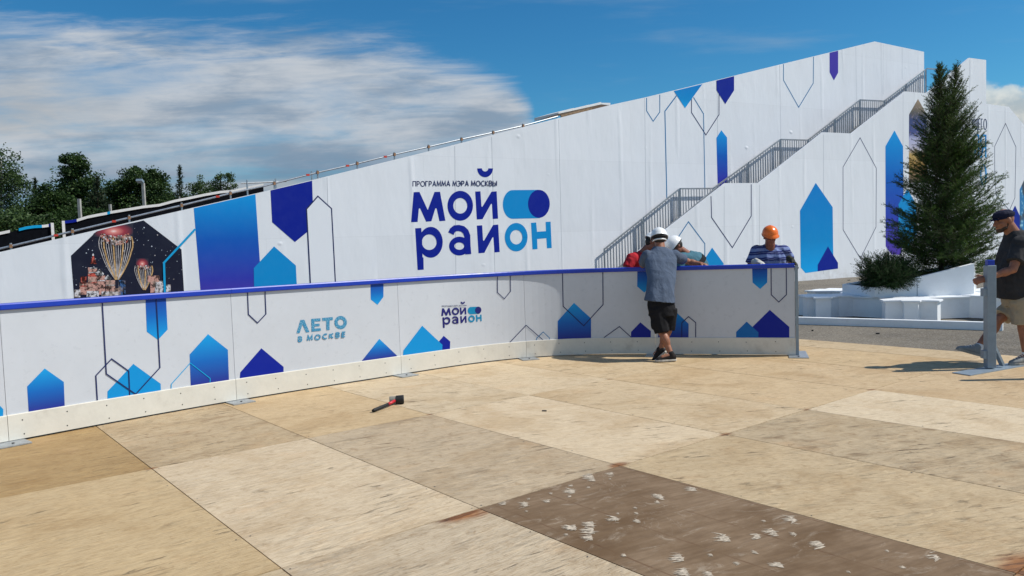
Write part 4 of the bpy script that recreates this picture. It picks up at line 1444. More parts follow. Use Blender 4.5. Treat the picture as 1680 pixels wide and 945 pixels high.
for i in range(6):
    a, b = joints[i] + .002, joints[i + 1] - .002
    mid = (a + b) / 2
    t = thing('rink_board', BC.p3(mid, 0, -.04), LABELS[i], 'rink board', 'rink boards in a curved row')
    panels.append(t)
    pn = strip('panel', a, b, [(0, .02), (0, 1.165), (-.012, 1.165), (-.012, .02)], M['panel'], t)
    kp = strip('kick_plate', a, b, [(0.001, .016), (.013, .016), (.013, .235), (.010, .242), (0.001, .242)], M['kick'], t)
    strip('cap_rail', a - .001, b + .001, [(.022, 1.162), (.026, 1.170), (.026, 1.208), (.018, 1.219), (-.072, 1.219), (-.078, 1.21), (-.078, 1.162)], M['cap'], t)
    fr = MB()
    for s in (a + .03, mid, b - .03):
        p = BC.p3(s, 0, -.045); nn = BC.n3(s); dd = Vector((-nn.y, nn.x, 0))
        fr.box(p + Vector((0, 0, .59)), (.045, .06, 1.14), (dd, nn, Vector((0, 0, 1))))
    for z in (.05, .6, 1.13):
        for q in range(12):
            s0 = a + (b - a) * q / 12; s1 = a + (b - a) * (q + 1) / 12
            fr.bar(BC.p3(s0, z, -.045), BC.p3(s1, z, -.045), .05, .04)
    fr.build('frame', M['galv'], t)
    sw = MB(); rnd = random.Random(i + 3)
    ns = max(4, int((b - a) / .33))
    for q in range(ns):
        for (z, sh) in ((.06, .0), (.185, -.03)):
            s = a + (b - a) * (q + .35 + sh) / ns + rnd.uniform(-.01, .01)
            c = BC.p3(s, z + rnd.uniform(-.006, .006), .0142); nn = BC.n3(s); dd = Vector((-nn.y, nn.x, 0))
            r = .0062
            sw.add([c + dd * (r * math.cos(k_ * math.pi / 4)) + Vector((0, 0, r * math.sin(k_ * math.pi / 4))) for k_ in range(8)], [tuple(range(8))])
    sw.build('screw_heads', M['screw'], kp)
    # steel foot under the right-hand joint
    s = b if i < 5 else b + .03
    p = BC.p3(s, 0, 0); nn = BC.n3(s); dd = Vector((-nn.y, nn.x, 0))
    ln = .62; wd = .24
    bp = MB().box(p - nn * .09 + Vector((0, 0, .007)), (wd, ln, .010), (dd, nn, Vector((0, 0, 1))))
    bo = bp.build('base_plate', M['galv'], t)
    MB().tube([p + nn * .13 + Vector((0, 0, .012)), p + nn * .13 + Vector((0, 0, .020))], .011, 6).build('bolt', M['screw'], bo)
# steel end post of the last panel
e = BC.s[-1]; p = BC.p3(e, 0, -.03); nn = BC.n3(e); dd = Vector((-nn.y, nn.x, 0))
MB().box(p + dd * -.0 + Vector((0, 0, .60)) + (-dd if False else Vector((0, 0, 0))) + BC.n3(e).cross(Vector((0, 0, 1))) * -.022, (.036, .085, 1.17), (dd, nn, Vector((0, 0, 1)))).build('end_post', M['greypaint'], panels[5])


def panel_of(pts):
    c = sum(BC.sz(*p)[0] for p in pts) / len(pts)
    for i in range(6):
        if joints[i] <= c <= joints[i + 1]: return panels[i]
    return panels[5] if c > joints[5] else panels[0]


def bp_(pts, mat, name='printed_house', lay=0):
    zmax = 1.160
    sz = []
    for p in pts:
        s, z = BC.sz(*p)
        sz.append((s, min(max(z, .243), zmax)))
    return link(name, art_mesh(name, BC, [sz], .0015 + lay * .0012), M[mat], panel_of(pts))


def bl(pts, mat='ink', w=.011, lay=3):
    sz = [BC.sz(*p) for p in pts]
    sz = [(s, min(max(z, .244), 1.160)) for s, z in sz]
    return link('printed_outline', art_mesh('printed_outline', BC, stroke(sz, w), .0015 + lay * .0012, 0.0), M[mat], panel_of(pts))


bp_([(-15, 678), (0, 665.7), (5.5, 671.6), (5.5, 690), (-15, 690)], 'cyan')
bp_([(44.4, 634), (73.2, 604.4), (104.6, 626.6), (106.6, 673), (47.4, 682)], 'house')
bl([(160, 665), (157, 616.2), (182.8, 588.7), (210.9, 608.8), (213.3, 660)])
bl([(166.8, 486), (174.2, 613.3), (222.2, 646.7), (262.1, 602.9), (255.3, 480)], lay=4)
bp_([(176.2, 642.3), (218.6, 597), (263.6, 629.6), (264.5, 652), (176.8, 665)], 'cyan')
bp_([(237.9, 480), (271.6, 478), (274.9, 540.7), (259.2, 557.6), (240.8, 544.3)], 'hang', 'printed_pennant')
bp_([(311, 581.6), (341.2, 548.1), (373.8, 573.9), (376.2, 634), (313.4, 643)], 'house')
bl([(281.4, 650), (280.8, 630.2), (311.9, 595.5), (344.5, 620.7), (345, 640)], 'cyan_line', .008)
bl([(405.3, 468), (407.4, 515.9), (422.2, 529.8), (436.1, 515), (434, 467)])
bp_([(394, 611), (428.7, 571.3), (465.2, 601.8), (465.8, 622), (394, 633)], 'navy')
bp_([(607.3, 456), (628.7, 455), (629, 487.2), (619.2, 500.2), (608.2, 491.3)], 'hang', 'printed_pennant')
bp_([(594, 591.4), (622.2, 555.9), (651.3, 583.4), (651.3, 596), (594, 604)], 'house')
bp_([(719.9, 560.3), (727.9, 550.9), (738.6, 560.3), (738.6, 583), (719.9, 586)], 'navy')
bp_([(661.5, 575), (692.4, 534.3), (725.8, 565.7), (725.8, 585), (661.5, 594)], 'cyan', 'printed_house', 1)
bl([(815.4, 443), (816, 479.8), (827.2, 490.3), (837.5, 477.7), (836.5, 442)], w=.0105)
bl([(836.5, 574), (836.5, 562.4), (863, 533.6), (890.5, 559.6), (890.5, 572)], w=.0105)
bl([(880.5, 571), (880.5, 554.5), (891, 544.5), (901.5, 554.5), (901.5, 570)], 'teal', .0095, 4)
bp_([(915, 526.6), (941.7, 496.8), (969.7, 522.4), (970.1, 566), (915.4, 568)], 'house')
bl([(922.4, 438), (923.8, 502.6), (957.6, 534.5), (989.4, 499.8), (988.7, 437)], w=.0115)
bl([(991, 562.5), (1016.2, 535.7), (1035.3, 553.1)], w=.0105)
bp_([(1035.3, 544.5), (1050.6, 528.7), (1067.9, 543.3), (1067.9, 564), (1035.3, 564)], 'navy')
bp_([(1045.3, 434), (1068, 433), (1068, 470), (1057, 480), (1045.3, 470)], 'hang', 'printed_pennant')
bp_([(1080, 527), (1102, 505), (1129.8, 531.2), (1129.8, 561), (1080, 562)], 'house')
bl([(1118.7, 561), (1118.7, 529.4), (1129.6, 519.4), (1141.5, 529.4), (1141.5, 561)], w=.0105)
bp_([(1233.9, 430), (1258.8, 429), (1258.8, 463.5), (1247.1, 474.2), (1234.6, 463.5)], 'hang', 'printed_pennant')
bl([(1264.8, 429), (1265.3, 483.5), (1277.6, 495.6), (1290.2, 483.5), (1289.7, 429)], w=.0105)
bp_([(1235, 561), (1235, 535.7), (1263, 508.4), (1295, 536.4), (1295, 561)], 'navy')
bp_([(1207.8, 561), (1207.8, 544.5), (1225, 527.7), (1244.3, 545.2), (1244.3, 561)], 'blue', 'printed_house', 1)
# lettering on the boards
def lt(p): return (475 + .0741 * p[0], 505 + .0741 * p[1])
LETO = [[[(150, 565), (240, 270), (325, 265), (438, 535), (365, 548), (285, 370), (222, 560)]],
        [[(478, 245), (685, 232), (683, 295), (550, 305), (550, 358), (663, 350), (663, 405), (550, 415), (552, 462), (690, 448), (690, 510), (485, 530)]],
        [[(720, 225), (958, 205), (958, 270), (885, 278), (885, 490), (815, 497), (808, 285), (725, 292)]],
        ring(1130, 325, 138, 145, 65, 68)]
for g in LETO: art('printed_letter', BC, [[lt(p) for p in poly] for poly in g], M['leto'], panels[2], .003, step=0.0)
art('printed_lettering', BC, [[lt(p) for p in poly] for poly in lettering('В МОСКВЕ', (192, 748), (1030, -113), (8, -100), .33, .56, .55)], M['leto'], panels[2], .003, step=.00004)
Pb = np.array([[678.7, 315.2, 1], [905.1, 406.8, 1], [685.1, 443.1, 1]]); Ps = np.array([[725.2, 505.9], [790.2, 526.9], [726.6, 538]])
AF = np.linalg.solve(Pb, Ps)
def small(p): return tuple(np.array([p[0], p[1], 1]) @ AF)
M['small_navy'] = printmat('small_logo_navy_ink', [(0, (0.018, 0.018, 0.15))])
logo(BC, panels[3], .003, small, M['small_navy'], M['logo_teal'], M['small_navy'], M['ink'])

# ---------------------------------------------------------------- steel posts waiting for boards
def steel_post(base, label, az=95, group=None):
    t = thing('steel_post', base, label, 'steel post', group)
    a = R_(az)
    d = Vector((math.sin(a), math.cos(a), 0)); n = Vector((d.y, -d.x, 0)); Z = Vector((0, 0, 1))
    B = Vector(base)
    MB().box(B + Z * .585, (.095, .095, 1.15), (d, n, Z)).build('column', M['greypaint'], t, bevel=.006)
    MB().box(B + Z * 1.19, (.07, .07, .06), (d, n, Z)).build('cap', M['cap'], t, bevel=.006)
    for z in (.16, .86):
        MB().box(B - d * .066 + Z * z, (.036, .07, .09), (d, n, Z)).build('bracket', M['greypaint'], t)
    MB().bar(B + d * .045 + n * -.02 + Z * .26, B + d * .17 + n * -.07 + Z * .02, .05, .03).build('brace', M['greypaint'], t)
    return t, d, n


pb_ = ground_at(1624, 606)
post, pd_, pn_ = steel_post((pb_.x, pb_.y, 0.012), 'grey steel post with a diagonal brace and blue cap in front of the walking man')
quad = [ground_at(1562, 612.5), ground_at(1592, 617), ground_at(1690, 599.5), ground_at(1657, 596.5)]
MB().prism([(q.x, q.y) for q in quad], .001, .011).build('base_plate', M['greypaint'], post)

steel_post((5.72, 7.86, .012), 'grey steel post nearer than the other, casting a thin shadow on the plywood')
MB().prism([(5.52, 7.70), (6.15, 7.80), (6.10, 8.04), (5.48, 7.94)], .001, .011).build('base_plate', M['greypaint'], bpy.data.objects['steel_post'])

# ---------------------------------------------------------------- mallet
g0, g1 = ground_at(612, 677), ground_at(651, 663)
ml = thing('rubber_mallet', (g0 + g1) / 2, 'rubber mallet with a black head and red-and-black handle lying on the plywood', 'mallet')
ax = (g1 - g0).normalized(); hd = Vector((ax.y, -ax.x, 0))
M['rubber'] = noisy('black_rubber', (0.012, 0.012, 0.013), 0.6, amp=.3, bump=.1)
M['redgrip'] = noisy('red_handle', (0.50, 0.022, 0.035), 0.4)
M['greyrubber'] = noisy('grey_rubber', (0.22, 0.21, 0.18), 0.6)
Zv = Vector((0, 0, 1))
c = g1 + Zv * .045
L = (g1 - g0).length
MB().tube([g0 + Zv * .018, g0 + ax * .02 + Zv * .020, g0 + ax * L * .5 + Zv * .027, g0 + ax * L * .66 + Zv * .031], [.015, .018, .0155, .0155], 10).build('grip', M['rubber'], ml, smooth=True)
MB().tube([g0 + ax * L * .62 + Zv * .030, g0 + ax * L * .8 + Zv * .036, c], [.0165, .0150, .017], 10).build('shaft', M['redgrip'], ml, smooth=True)
hx = (hd * .80 + ax * .5).normalized()
MB().tube([c - hx * .010, c - hx * .004, c + hx * .066, c + hx * .074], [.036, .043, .045, .041], 20).build('head', M['rubber'], ml, smooth=False)
MB().tube([c - hx * .072, c - hx * .066, c - hx * .012], [.034, .038, .037], 20).build('striking_face', M['greyrubber'], ml)

# ---------------------------------------------------------------- star-shaped bench with planter
BCN = Vector((7.85, 15.05, 0))


def hexpt(deg, r): return (BCN.x + r * math.cos(R_(deg)), BCN.y + r * math.sin(R_(deg)))


bench = thing('star_bench', BCN + Vector((0, 0, -.02)), 'low white six-armed snowflake bench on the asphalt around the planter', 'bench')
HT = .385
hexo = [hexpt(a, 1.42) for a in range(2, 362, 60)]
MB().prism(hexo, -.01, HT - .03).build('ring', M['benchwhite'], bench)
MB().prism([hexpt(a, 1.47) for a in range(2, 362, 60)], HT - .03, HT).build('seat_top', M['benchwhite'], bench, bevel=.004)
for q, a in enumerate((2, 62, 122, 182, 243, 302)):
    d = Vector((math.cos(R_(a)), math.sin(R_(a)), 0)); n = Vector((-d.y, d.x, 0))
    def pp(r, w): 
        p = BCN + d * r + n * w
        return (p.x, p.y)
    plan = [pp(1.2, -.26), pp(1.55, -.26), pp(1.80, -.46), pp(2.06, -.40), pp(1.98, -.14), pp(2.10, -.11), pp(2.10, .11), pp(1.98, .14), pp(2.06, .40), pp(1.80, .46), pp(1.55, .26), pp(1.2, .26)]
    arm = MB().prism(plan, -.012, HT - .02).build('bench_arm', M['benchwhite'], bench)
    plan2 = [pp(1.15, -.28), pp(1.55, -.29), pp(1.80, -.50), pp(2.11, -.43), pp(2.02, -.16), pp(2.14, -.14), pp(2.14, .14), pp(2.02, .16), pp(2.11, .43), pp(1.80, .50), pp(1.55, .29), pp(1.15, .28)]
    MB().prism(plan2, HT - .02, HT + .012).build('arm_top', M['benchwhite'], arm, bevel=.004)

pa = at(1435, 480, 14.25); pbx = at(1598, 478, 14.1)
A = Vector((pa.x, pa.y)); B = Vector((pbx.x, pbx.y)); Cc = Vector((B.x + .62, B.y + .95)); D = Vector((A.x - .02, A.y + 1.35)); 
zA = at(1435, 472, 14.25).z; zB = at(1598, 432.5, 14.1).z
planter = thing('planter_box', Vector(((A.x + B.x) / 2, (A.y + Cc.y) / 2, HT)), 'white wedge-shaped planter box with a sloping rim holding the spruce', 'planter')
plan = [tuple(A), tuple(B), tuple(Cc), tuple(D)]
t_ = .04
inner = []
cen = (A + B + Cc + D) / 4
for p in (A, B, Cc, D):
    inner.append(tuple(p + (cen - p).normalized() * .07))
zc = zB + .02; zd = zA
pm = MB()
vs = [(p[0], p[1], HT) for p in plan] + [(plan[0][0], plan[0][1], zA), (plan[1][0], plan[1][1], zB), (plan[2][0], plan[2][1], zc), (plan[3][0], plan[3][1], zd)]
vs += [(inner[0][0], inner[0][1], zA), (inner[1][0], inner[1][1], zB), (inner[2][0], inner[2][1], zc), (inner[3][0], inner[3][1], zd)]
vs += [(inner[i][0], inner[i][1], HT + .01) for i in range(4)]
fs = [(0, 1, 5, 4), (1, 2, 6, 5), (2, 3, 7, 6), (3, 0, 4, 7), (4, 5, 9, 8), (5, 6, 10, 9), (6, 7, 11, 10), (7, 4, 8, 11), (8, 9, 13, 12), (9, 10, 14, 13), (10, 11, 15, 14), (11, 8, 12, 15)]
pm.add(vs, fs).build('box', M['benchwhite'], planter)
MB().prism(inner, HT + .005, [zA - .03, zB - .06, zc - .06, zd - .03]).build('soil', M['soil'], planter)
s0 = A.lerp(B, .43)
fd = (B - A).normalized(); fn = Vector((fd.y, -fd.x))
zs = zA + (zB - zA) * .43
MB().box((s0.x + fn.x * .001, s0.y + fn.y * .001, (HT + zs) / 2), (.012, .006, zs - HT - .004), (Vector((fd.x, fd.y, 0)), Vector((fn.x, fn.y, 0)), Zv)).build('joint', M['greypaint'], planter)

b0, b1 = ground_at(1296, 530), ground_at(1645, 541)
bd = (b1 - b0).normalized(); bn = Vector((bd.y, -bd.x, 0))
tag(MB().box((b0 + b1) / 2 - bn * .06 + Zv * .045, ((b1 - b0).length, .12, .13), (bd, bn, Zv)).build('timber_beam', M['benchwhite'], bevel=.004),
    'long white square beam lying on the asphalt in front of the star bench', 'beam')
for (x, y, s) in [(1440, 548, .03), (1393, 460, .05), (1333, 543, .018)]:
    q = ground_at(x, y, -.02)
    tag(MB().box(q + Zv * .01, (s * 1.8, s, .022)).build('debris_chip', M['rubber'], bevel=.004), {1440: 'small dark chip lying on the asphalt near the plywood edge', 1393: 'dark scrap on the far asphalt below the printed wall', 1333: 'tiny dark chip on the asphalt beside the beam'}[x], 'debris')
q = ground_at(893, 675)
tag(MB().box(q + Zv * .006, (.045, .012, .012), (Vector((.98, -.2, 0)), Vector((.2, .98, 0)), Zv)).build('loose_bolt', M['screw'], bevel=.003), 'small dark bolt lying on the pale plywood right of the mallet', 'bolt')


# ---------------------------------------------------------------- foliage
def needles(anchor, tdir, length, width, rng, spread=.8):
    n = len(anchor)
    rad = rng.normal(size=(n, 3)); rad -= (rad * tdir).sum(1, keepdims=True) * tdir
    rad /= np.linalg.norm(rad, axis=1, keepdims=True) + 1e-9
    d = tdir * .75 + rad * spread
    d /= np.linalg.norm(d, axis=1, keepdims=True)
    side = np.cross(d, rng.normal(size=(n, 3))); side /= np.linalg.norm(side, axis=1, keepdims=True) + 1e-9
    L = length * rng.uniform(.7, 1.25, (n, 1))
    v = np.empty((n, 3, 3), 'f')
    v[:, 0] = anchor - side * width / 2; v[:, 1] = anchor + side * width / 2; v[:, 2] = anchor + d * L
    return v


def along(p0, p1, step, rng):
    L = np.linalg.norm(p1 - p0)
    n = max(2, int(L / step))
    t = rng.uniform(0, 1, n)[:, None]
    d = (p1 - p0) / max(L, 1e-6)
    return p0 + (p1 - p0) * t, np.repeat(d[None], n, 0)


def conifer(name, base, top, radius, label, seed, nb=290, nstep=.0085, nlen=.024, nwid=.0042, mat='needle', leaders=None, twig_r=.0032, shape=.85, lowest=.05, group=None, cat='tree', side_bias=(0, 0), lowpitch=-8, dense=1.0):
    rng = np.random.default_rng(seed)
    base = np.array(base, float); top = np.array(top, float)
    t = thing(name, base, label, cat, group)
    axis = top - base; H = np.linalg.norm(axis)
    wood = MB()
    lead = [(base, top, 1.0)] + (leaders or [])
    for (a, b, k) in lead:
        a = np.array(a, float); b = np.array(b, float)
        mid = (a + b) / 2 + rng.normal(size=3) * .01 * H
        r0 = .013 * np.linalg.norm(b - a) * (1 if k == 1.0 else .8)
        wood.tube([a, mid, b], [r0, r0 * .6, .004], 7)
    N = []; T = []
    total = sum(int(nb * k) for (_, _, k) in lead)
    for (a, b, k) in lead:
        a = np.array(a, float); b = np.array(b, float)
        ax_ = b - a; h = np.linalg.norm(ax_)
        # needles on the leader itself
        an, td = along(a + ax_ * .55, b, nstep * .5, rng)
        N.append(needles(an, td, nlen, nwid, rng)); T.append(rng.uniform(0, .6, len(an)))
        m = int(nb * k)
        for q in range(m):
            f = lowest + (1 - lowest - .02) * ((q + rng.uniform(0, 1)) / m) ** .92
            az = q * 2.399 + rng.uniform(-.4, .4)
            gl = f if k == 1.0 else 1 - (1 - f) * h / H
            R = radius * max(.035, (1 - gl)) ** shape * rng.uniform(.55, 1.22) * (1 + .12 * math.sin(az * 2 + gl * 11) * math.sin(gl * 23 + 1))
            hz = np.array([math.cos(az), math.sin(az), 0.0])
            R *= 1 + side_bias[0] * hz[0] + side_bias[1] * hz[1]
            pitch = math.radians(lowpitch + (54 - lowpitch) * gl ** 1.2 + rng.normal() * 9)
            p0 = a + ax_ * f
            pts = [p0 + hz * R * u * math.cos(pitch) + np.array([0, 0, 1]) * (R * (math.sin(pitch) * u + .20 * u * u)) + rng.normal(size=3) * .012 * R * (u > 0) for u in (0, .35, .7, 1.0)]
            wood.tube(pts, [twig_r * 2.2, twig_r * 1.5, twig_r, twig_r * .5], 4, caps=False)
            tint_b = rng.uniform(0, .55)
            segs = list(zip(pts[:-1], pts[1:]))
            for (s0_, s1_) in segs[1:]:
                an, td = along(s0_, s1_, nstep, rng); N.append(needles(an, td, nlen, nwid, rng)); T.append(np.clip(rng.normal(tint_b + .15, .15, len(an)), 0, 1))
            nt = max(3, int(dense * R / .055))
            for w in range(nt):
                u = .18 + .80 * (w + rng.uniform(0, 1)) / nt
                si = min(2, int(u * 3 * .999)); uu = u * 3 - si
                s0_, s1_ = segs[si]
                o = s0_ + (s1_ - s0_) * uu
                d = (s1_ - s0_) / np.linalg.norm(s1_ - s0_)
                sd = np.cross(d, [0, 0, 1]); sd /= np.linalg.norm(sd) + 1e-9
                sgn = 1 if w % 2 else -1
                td_ = d * .75 + sd * sgn * rng.uniform(.5, .9) + np.array([0, 0, rng.normal() * .22 + .05])
                td_ /= np.linalg.norm(td_)
                tl = (.30 * R * (1 - .62 * u) + .04) * rng.uniform(.6, 1.2)
                e_ = o + td_ * tl
                wood.tube([o, e_], [twig_r * .8, twig_r * .35], 3, caps=False)
                an, td = along(o, e_, nstep, rng); N.append(needles(an, td, nlen, nwid, rng)); T.append(np.clip(rng.normal(tint_b + .2, .15, len(an)), 0, 1))
                if tl > .16:
                    for _ in range(3):
                        o2 = o + td_ * tl * rng.uniform(.3, .8)
                        d2 = td_ + rng.normal(size=3) * .5; d2 /= np.linalg.norm(d2)
                        e2 = o2 + d2 * tl * .4
                        an, td = along(o2, e2, nstep, rng); N.append(needles(an, td, nlen, nwid, rng)); T.append(np.clip(rng.normal(tint_b + .25, .15, len(an)), 0, 1))
    V = np.concatenate(N).reshape(-1, 3); F = np.arange(len(V)).reshape(-1, 3)
    wood.build('trunk', M['bark'], t)
    link('crown', npmesh('crown', V, F, np.concatenate(T)), M[mat], t)
    return t


SY = 14.95
conifer('spruce_tree', at(1543, 462, SY), at(1541, 103, SY), 1.12, 'dense dark green spruce with two leaders growing in the white planter', 3, nb=580,
        leaders=[(at(1552, 300, SY), at(1569, 107, SY + .1), .42)], side_bias=(.12, 0), shape=.74, nstep=.0066, nlen=.032, nwid=.0066, lowest=.02, lowpitch=8, dense=1.5)


def shrub(name, base, w, h, label, seed, mat='bushleaf', n=120):
    rng = np.random.default_rng(seed)
    base = np.array(base, float)
    t = thing(name, base, label, 'shrub')
    wood = MB(); N = []; T = []
    for q in range(n):
        az = rng.uniform(0, 2 * math.pi); el = rng.uniform(-.22, 1.35)
        L = (w * math.cos(el) + h * math.sin(el)) * rng.uniform(.55, 1.1)
        d = np.array([math.cos(az) * math.cos(el), math.sin(az) * math.cos(el), math.sin(el)])
        p0 = base + np.array([math.cos(az), math.sin(az), 0]) * rng.uniform(0, .25) * w
        p1 = p0 + d * L * .55; p2 = p0 + d * L + np.array([0, 0, .08 * L])
        wood.tube([p0, p1, p2], [.006, .004, .002], 4, caps=False)
        tb_ = rng.uniform(0, .6)
        for k_ in range(22):
            u = .22 + .78 * k_ / 22
            o = p0 + (p2 - p0) * u
            dd = d + rng.normal(size=3) * .65; dd /= np.linalg.norm(dd)
            e_ = o + dd * .15 * rng.uniform(.6, 1.1)
            an, td = along(o, e_, .0065, rng)
            N.append(needles(an, td, .024, .0075, rng)); T.append(np.clip(rng.normal(tb_, .2, len(an)), 0, 1))
    V = np.concatenate(N).reshape(-1, 3); F = np.arange(len(V)).reshape(-1, 3)
    wood.build('stems', M['bark'], t)
    link('leaves', npmesh('leaves', V, F, np.concatenate(T)), M[mat], t)
    return t


shrub('juniper_shrub', at(1454, 466, 14.45), .40, .43, 'low dark juniper at the left tip of the white planter, beside the spruce', 21, n=330)


def broadleaf(name, base, crown_px, Y, label, seed, leaf=.24, nclump=46, per=110, mat='leaf', bark='bark', droop=0.0, cat='tree'):
    """crown_px: measured ellipses (cx, cy, rx, ry) in which the clumps of leaves sit"""
    rng = np.random.default_rng(seed)
    t = thing(name, base, label, cat, 'trees behind the slide')
    sc_ = Y / FPX
    wood = MB()
    base = np.array(base, float)
    els = [(np.array(at(cx, cy, Y)), rx * sc_ * 1.12, ry * sc_ * 1.06) for (cx, cy, rx, ry) in crown_px]
    V = []; T = []
    topc = max(els, key=lambda e: e[0][2])[0]
    wood.tube([base, base + (topc - base) * .5 + rng.normal(size=3) * .2, topc], [.022 * (topc[2] - base[2]) + .04, .016 * (topc[2] - base[2]), .03], 7)
    area = sum(rx * ry for _, rx, ry in els)
    for (c, rx, ry) in els:
        k = max(6, int(1.5 * nclump * rx * ry / area))
        wood.tube([base + (topc - base) * rng.uniform(.3, .5), (base + (topc - base) * .5 + c) / 2 + rng.normal(size=3) * .2, c], [.12, .07, .03], 5)
        for _ in range(k):
            u = rng.normal(size=3); u /= np.linalg.norm(u)
            r = rng.uniform(.05, 1.0) ** .5 * .92
            cc = c + u * np.array([rx, max(rx, 1.5) * .9, ry]) * r
            R = rng.uniform(.26, .52) * max(rx, ry) ** .5 * 1.15
            m = int(1.35 * per * rng.uniform(.6, 1.3))
            w = rng.normal(size=(m, 3)); w /= np.linalg.norm(w, axis=1, keepdims=True)
            p = cc + w * R * rng.uniform(.25, 1.1, (m, 1)) ** .7 * np.array([1.15, 1.15, .85])
            if droop: p[:, 2] -= droop * rng.uniform(0, 1, m) ** 2 * R * 3
            a = rng.normal(size=(m, 3)); a[:, 2] *= .6; a /= np.linalg.norm(a, axis=1, keepdims=True)
            b = np.cross(a, rng.normal(size=(m, 3))); b /= np.linalg.norm(b, axis=1, keepdims=True)
            s = leaf * rng.uniform(.5, 1.1, (m, 1))
            q = np.stack([p - a * s * .5, p + b * s * .32, p + a * s * .5, p - b * s * .32], 1)
            V.append(q); T.append(np.clip(rng.normal(rng.uniform(.1, .6), .22, m), 0, 1))
    V = np.concatenate(V).reshape(-1, 3); F = np.arange(len(V)).reshape(-1, 4)
    wood.build('trunk', M[bark], t)
    link('crown', npmesh('crown', V, F, np.concatenate(T)), M[mat], t)
    return t


def gb_(px, Y):
    p = at(px, 440, Y); return (p.x, p.y, -.02)


broadleaf('birch_tree', gb_(-8, 52), [(-15, 330, 34, 60), (5, 285, 26, 34), (2, 252, 18, 18), (-12, 285, 26, 34), (28, 310, 10, 24), (12, 350, 22, 30), (33, 290, 5, 10)], 52, 'tall birch with hanging branches at the left edge, behind the slide', 31, leaf=.18, per=80, nclump=75, mat='birchleaf', bark='birchbark', droop=.9)
broadleaf('broadleaf_tree', gb_(125, 62), [(122, 278, 24, 20), (142, 300, 20, 24), (112, 310, 20, 26), (135, 345, 34, 36), (118, 262, 12, 9)], 62, 'tall rounded dark tree standing above its neighbours, right of the birch', 32, nclump=70)
broadleaf('broadleaf_tree', gb_(228, 66), [(205, 310, 28, 26), (232, 300, 30, 24), (258, 312, 22, 28), (232, 345, 50, 30), (218, 282, 14, 8), (250, 287, 12, 8), (190, 335, 22, 25)], 66, 'wide dark tree behind the lamp pole, broadest crown of the row', 33, nclump=90)
broadleaf('broadleaf_tree', gb_(70, 58), [(62, 352, 36, 32), (84, 330, 26, 26), (40, 365, 34, 28), (97, 360, 26, 34)], 58, 'bushy mid-height tree between the birch and the tall rounded tree', 34, nclump=75)
broadleaf('broadleaf_tree', gb_(20, 50), [(10, 372, 42, 24), (45, 380, 40, 22), (-20, 380, 30, 25)], 50, 'pale green bushes low at the left edge under the birch', 35, nclump=60, mat='birchleaf')
broadleaf('broadleaf_tree', gb_(130, 54), [(110, 372, 40, 20), (150, 365, 30, 22), (85, 380, 30, 20)], 54, 'low green undergrowth below the tall rounded tree', 36, nclump=60)
broadleaf('broadleaf_tree', gb_(268, 70), [(282, 335, 24, 24), (305, 342, 24, 20), (270, 350, 30, 25)], 70, 'lower dark tree between the wide tree and the thin spruce', 37, nclump=50)
broadleaf('young_tree', gb_(322, 72), [(322, 322, 9, 20), (316, 305, 4, 10), (328, 300, 3, 12), (335, 330, 12, 18)], 72, 'sparse young tree with thin shoots right of the thin spruce', 38, nclump=36, per=45, leaf=.2, mat='birchleaf')
broadleaf('young_tree', gb_(365, 74), [(358, 304, 14, 14), (378, 304, 8, 14), (348, 315, 16, 16), (362, 290, 4, 7), (377, 290, 2, 7), (340, 330, 20, 18)], 74, 'sparse bushy tree farthest right of the row, just above the slide rail', 39, nclump=45, per=50, leaf=.2, mat='birchleaf')
broadleaf('broadleaf_tree', gb_(190, 75), [(180, 332, 42, 44), (262, 345, 48, 38), (100, 340, 50, 40), (312, 348, 34, 28), (350, 345, 30, 24)], 75, 'dark mass of foliage filling the gaps behind the lamp pole and wide tree', 46, nclump=90)
for (px, pt, pbm, Y, R, lab, sd) in [(295, 271, 440, 64, 1.25, 'thin pointed spruce between the wide tree and the sparse young trees', 41), (160, 288, 440, 60, 2.2, 'dark spruce squeezed between the tall rounded tree and the wide tree', 42), (58, 292, 440, 60, 1.3, 'small spruce tip above the bushes right of the birch', 43), (179, 330, 440, 63, 2.0, 'dark young spruce low in front of the wide tree', 44)]:
    p0 = at(px, 440, Y)
    conifer('spruce_tree', (p0.x, p0.y, -.02), at(px, pt, Y), R, lab, sd, nb=110, nstep=.10, nlen=.26, nwid=.075, mat='darkleaf', twig_r=.012, group='trees behind the slide')

for (px, yt, Y, lamp, lab) in [(137, 326, 44, False, 'plain concrete post nearest the birch, in front of the trees'), (187, 335, 46, False, 'short concrete post top just showing above the slide edge'), (243, 300, 46, True, 'concrete pole carrying a floodlight in front of the wide tree'), (301, 322, 55, False, 'thin pale pole at the foot of the thin spruce')]:
    p0 = at(px, 440, Y); p1 = at(px, yt, Y)
    lp = thing('lamp_pole' if lamp else 'concrete_post', (p0.x, p0.y, -.02), lab, 'pole')
    w = .15 if lamp or px == 137 else .12
    if px == 301: w = .07
    MB().prism([(p0.x - w / 2, Y - w / 2), (p0.x + w / 2, Y - w / 2), (p0.x + w / 2, Y + w / 2), (p0.x - w / 2, Y + w / 2)], -.02, p1.z).build('pole', M['concrete'], lp)
    if lamp:
        MB().box((p0.x - .05, Y - .25, p1.z + .10), (.36, .3, .14), (Vector((1, 0, 0)), Vector((0, .9, -.4)), Vector((0, .4, .9)))).build('lamp_head', M['greypaint'], lp)
        MB().bar((p0.x, Y, p1.z - .15), (p0.x, Y - .2, p1.z + .05), .06).build('lamp_bracket', M['greypaint'], lp)

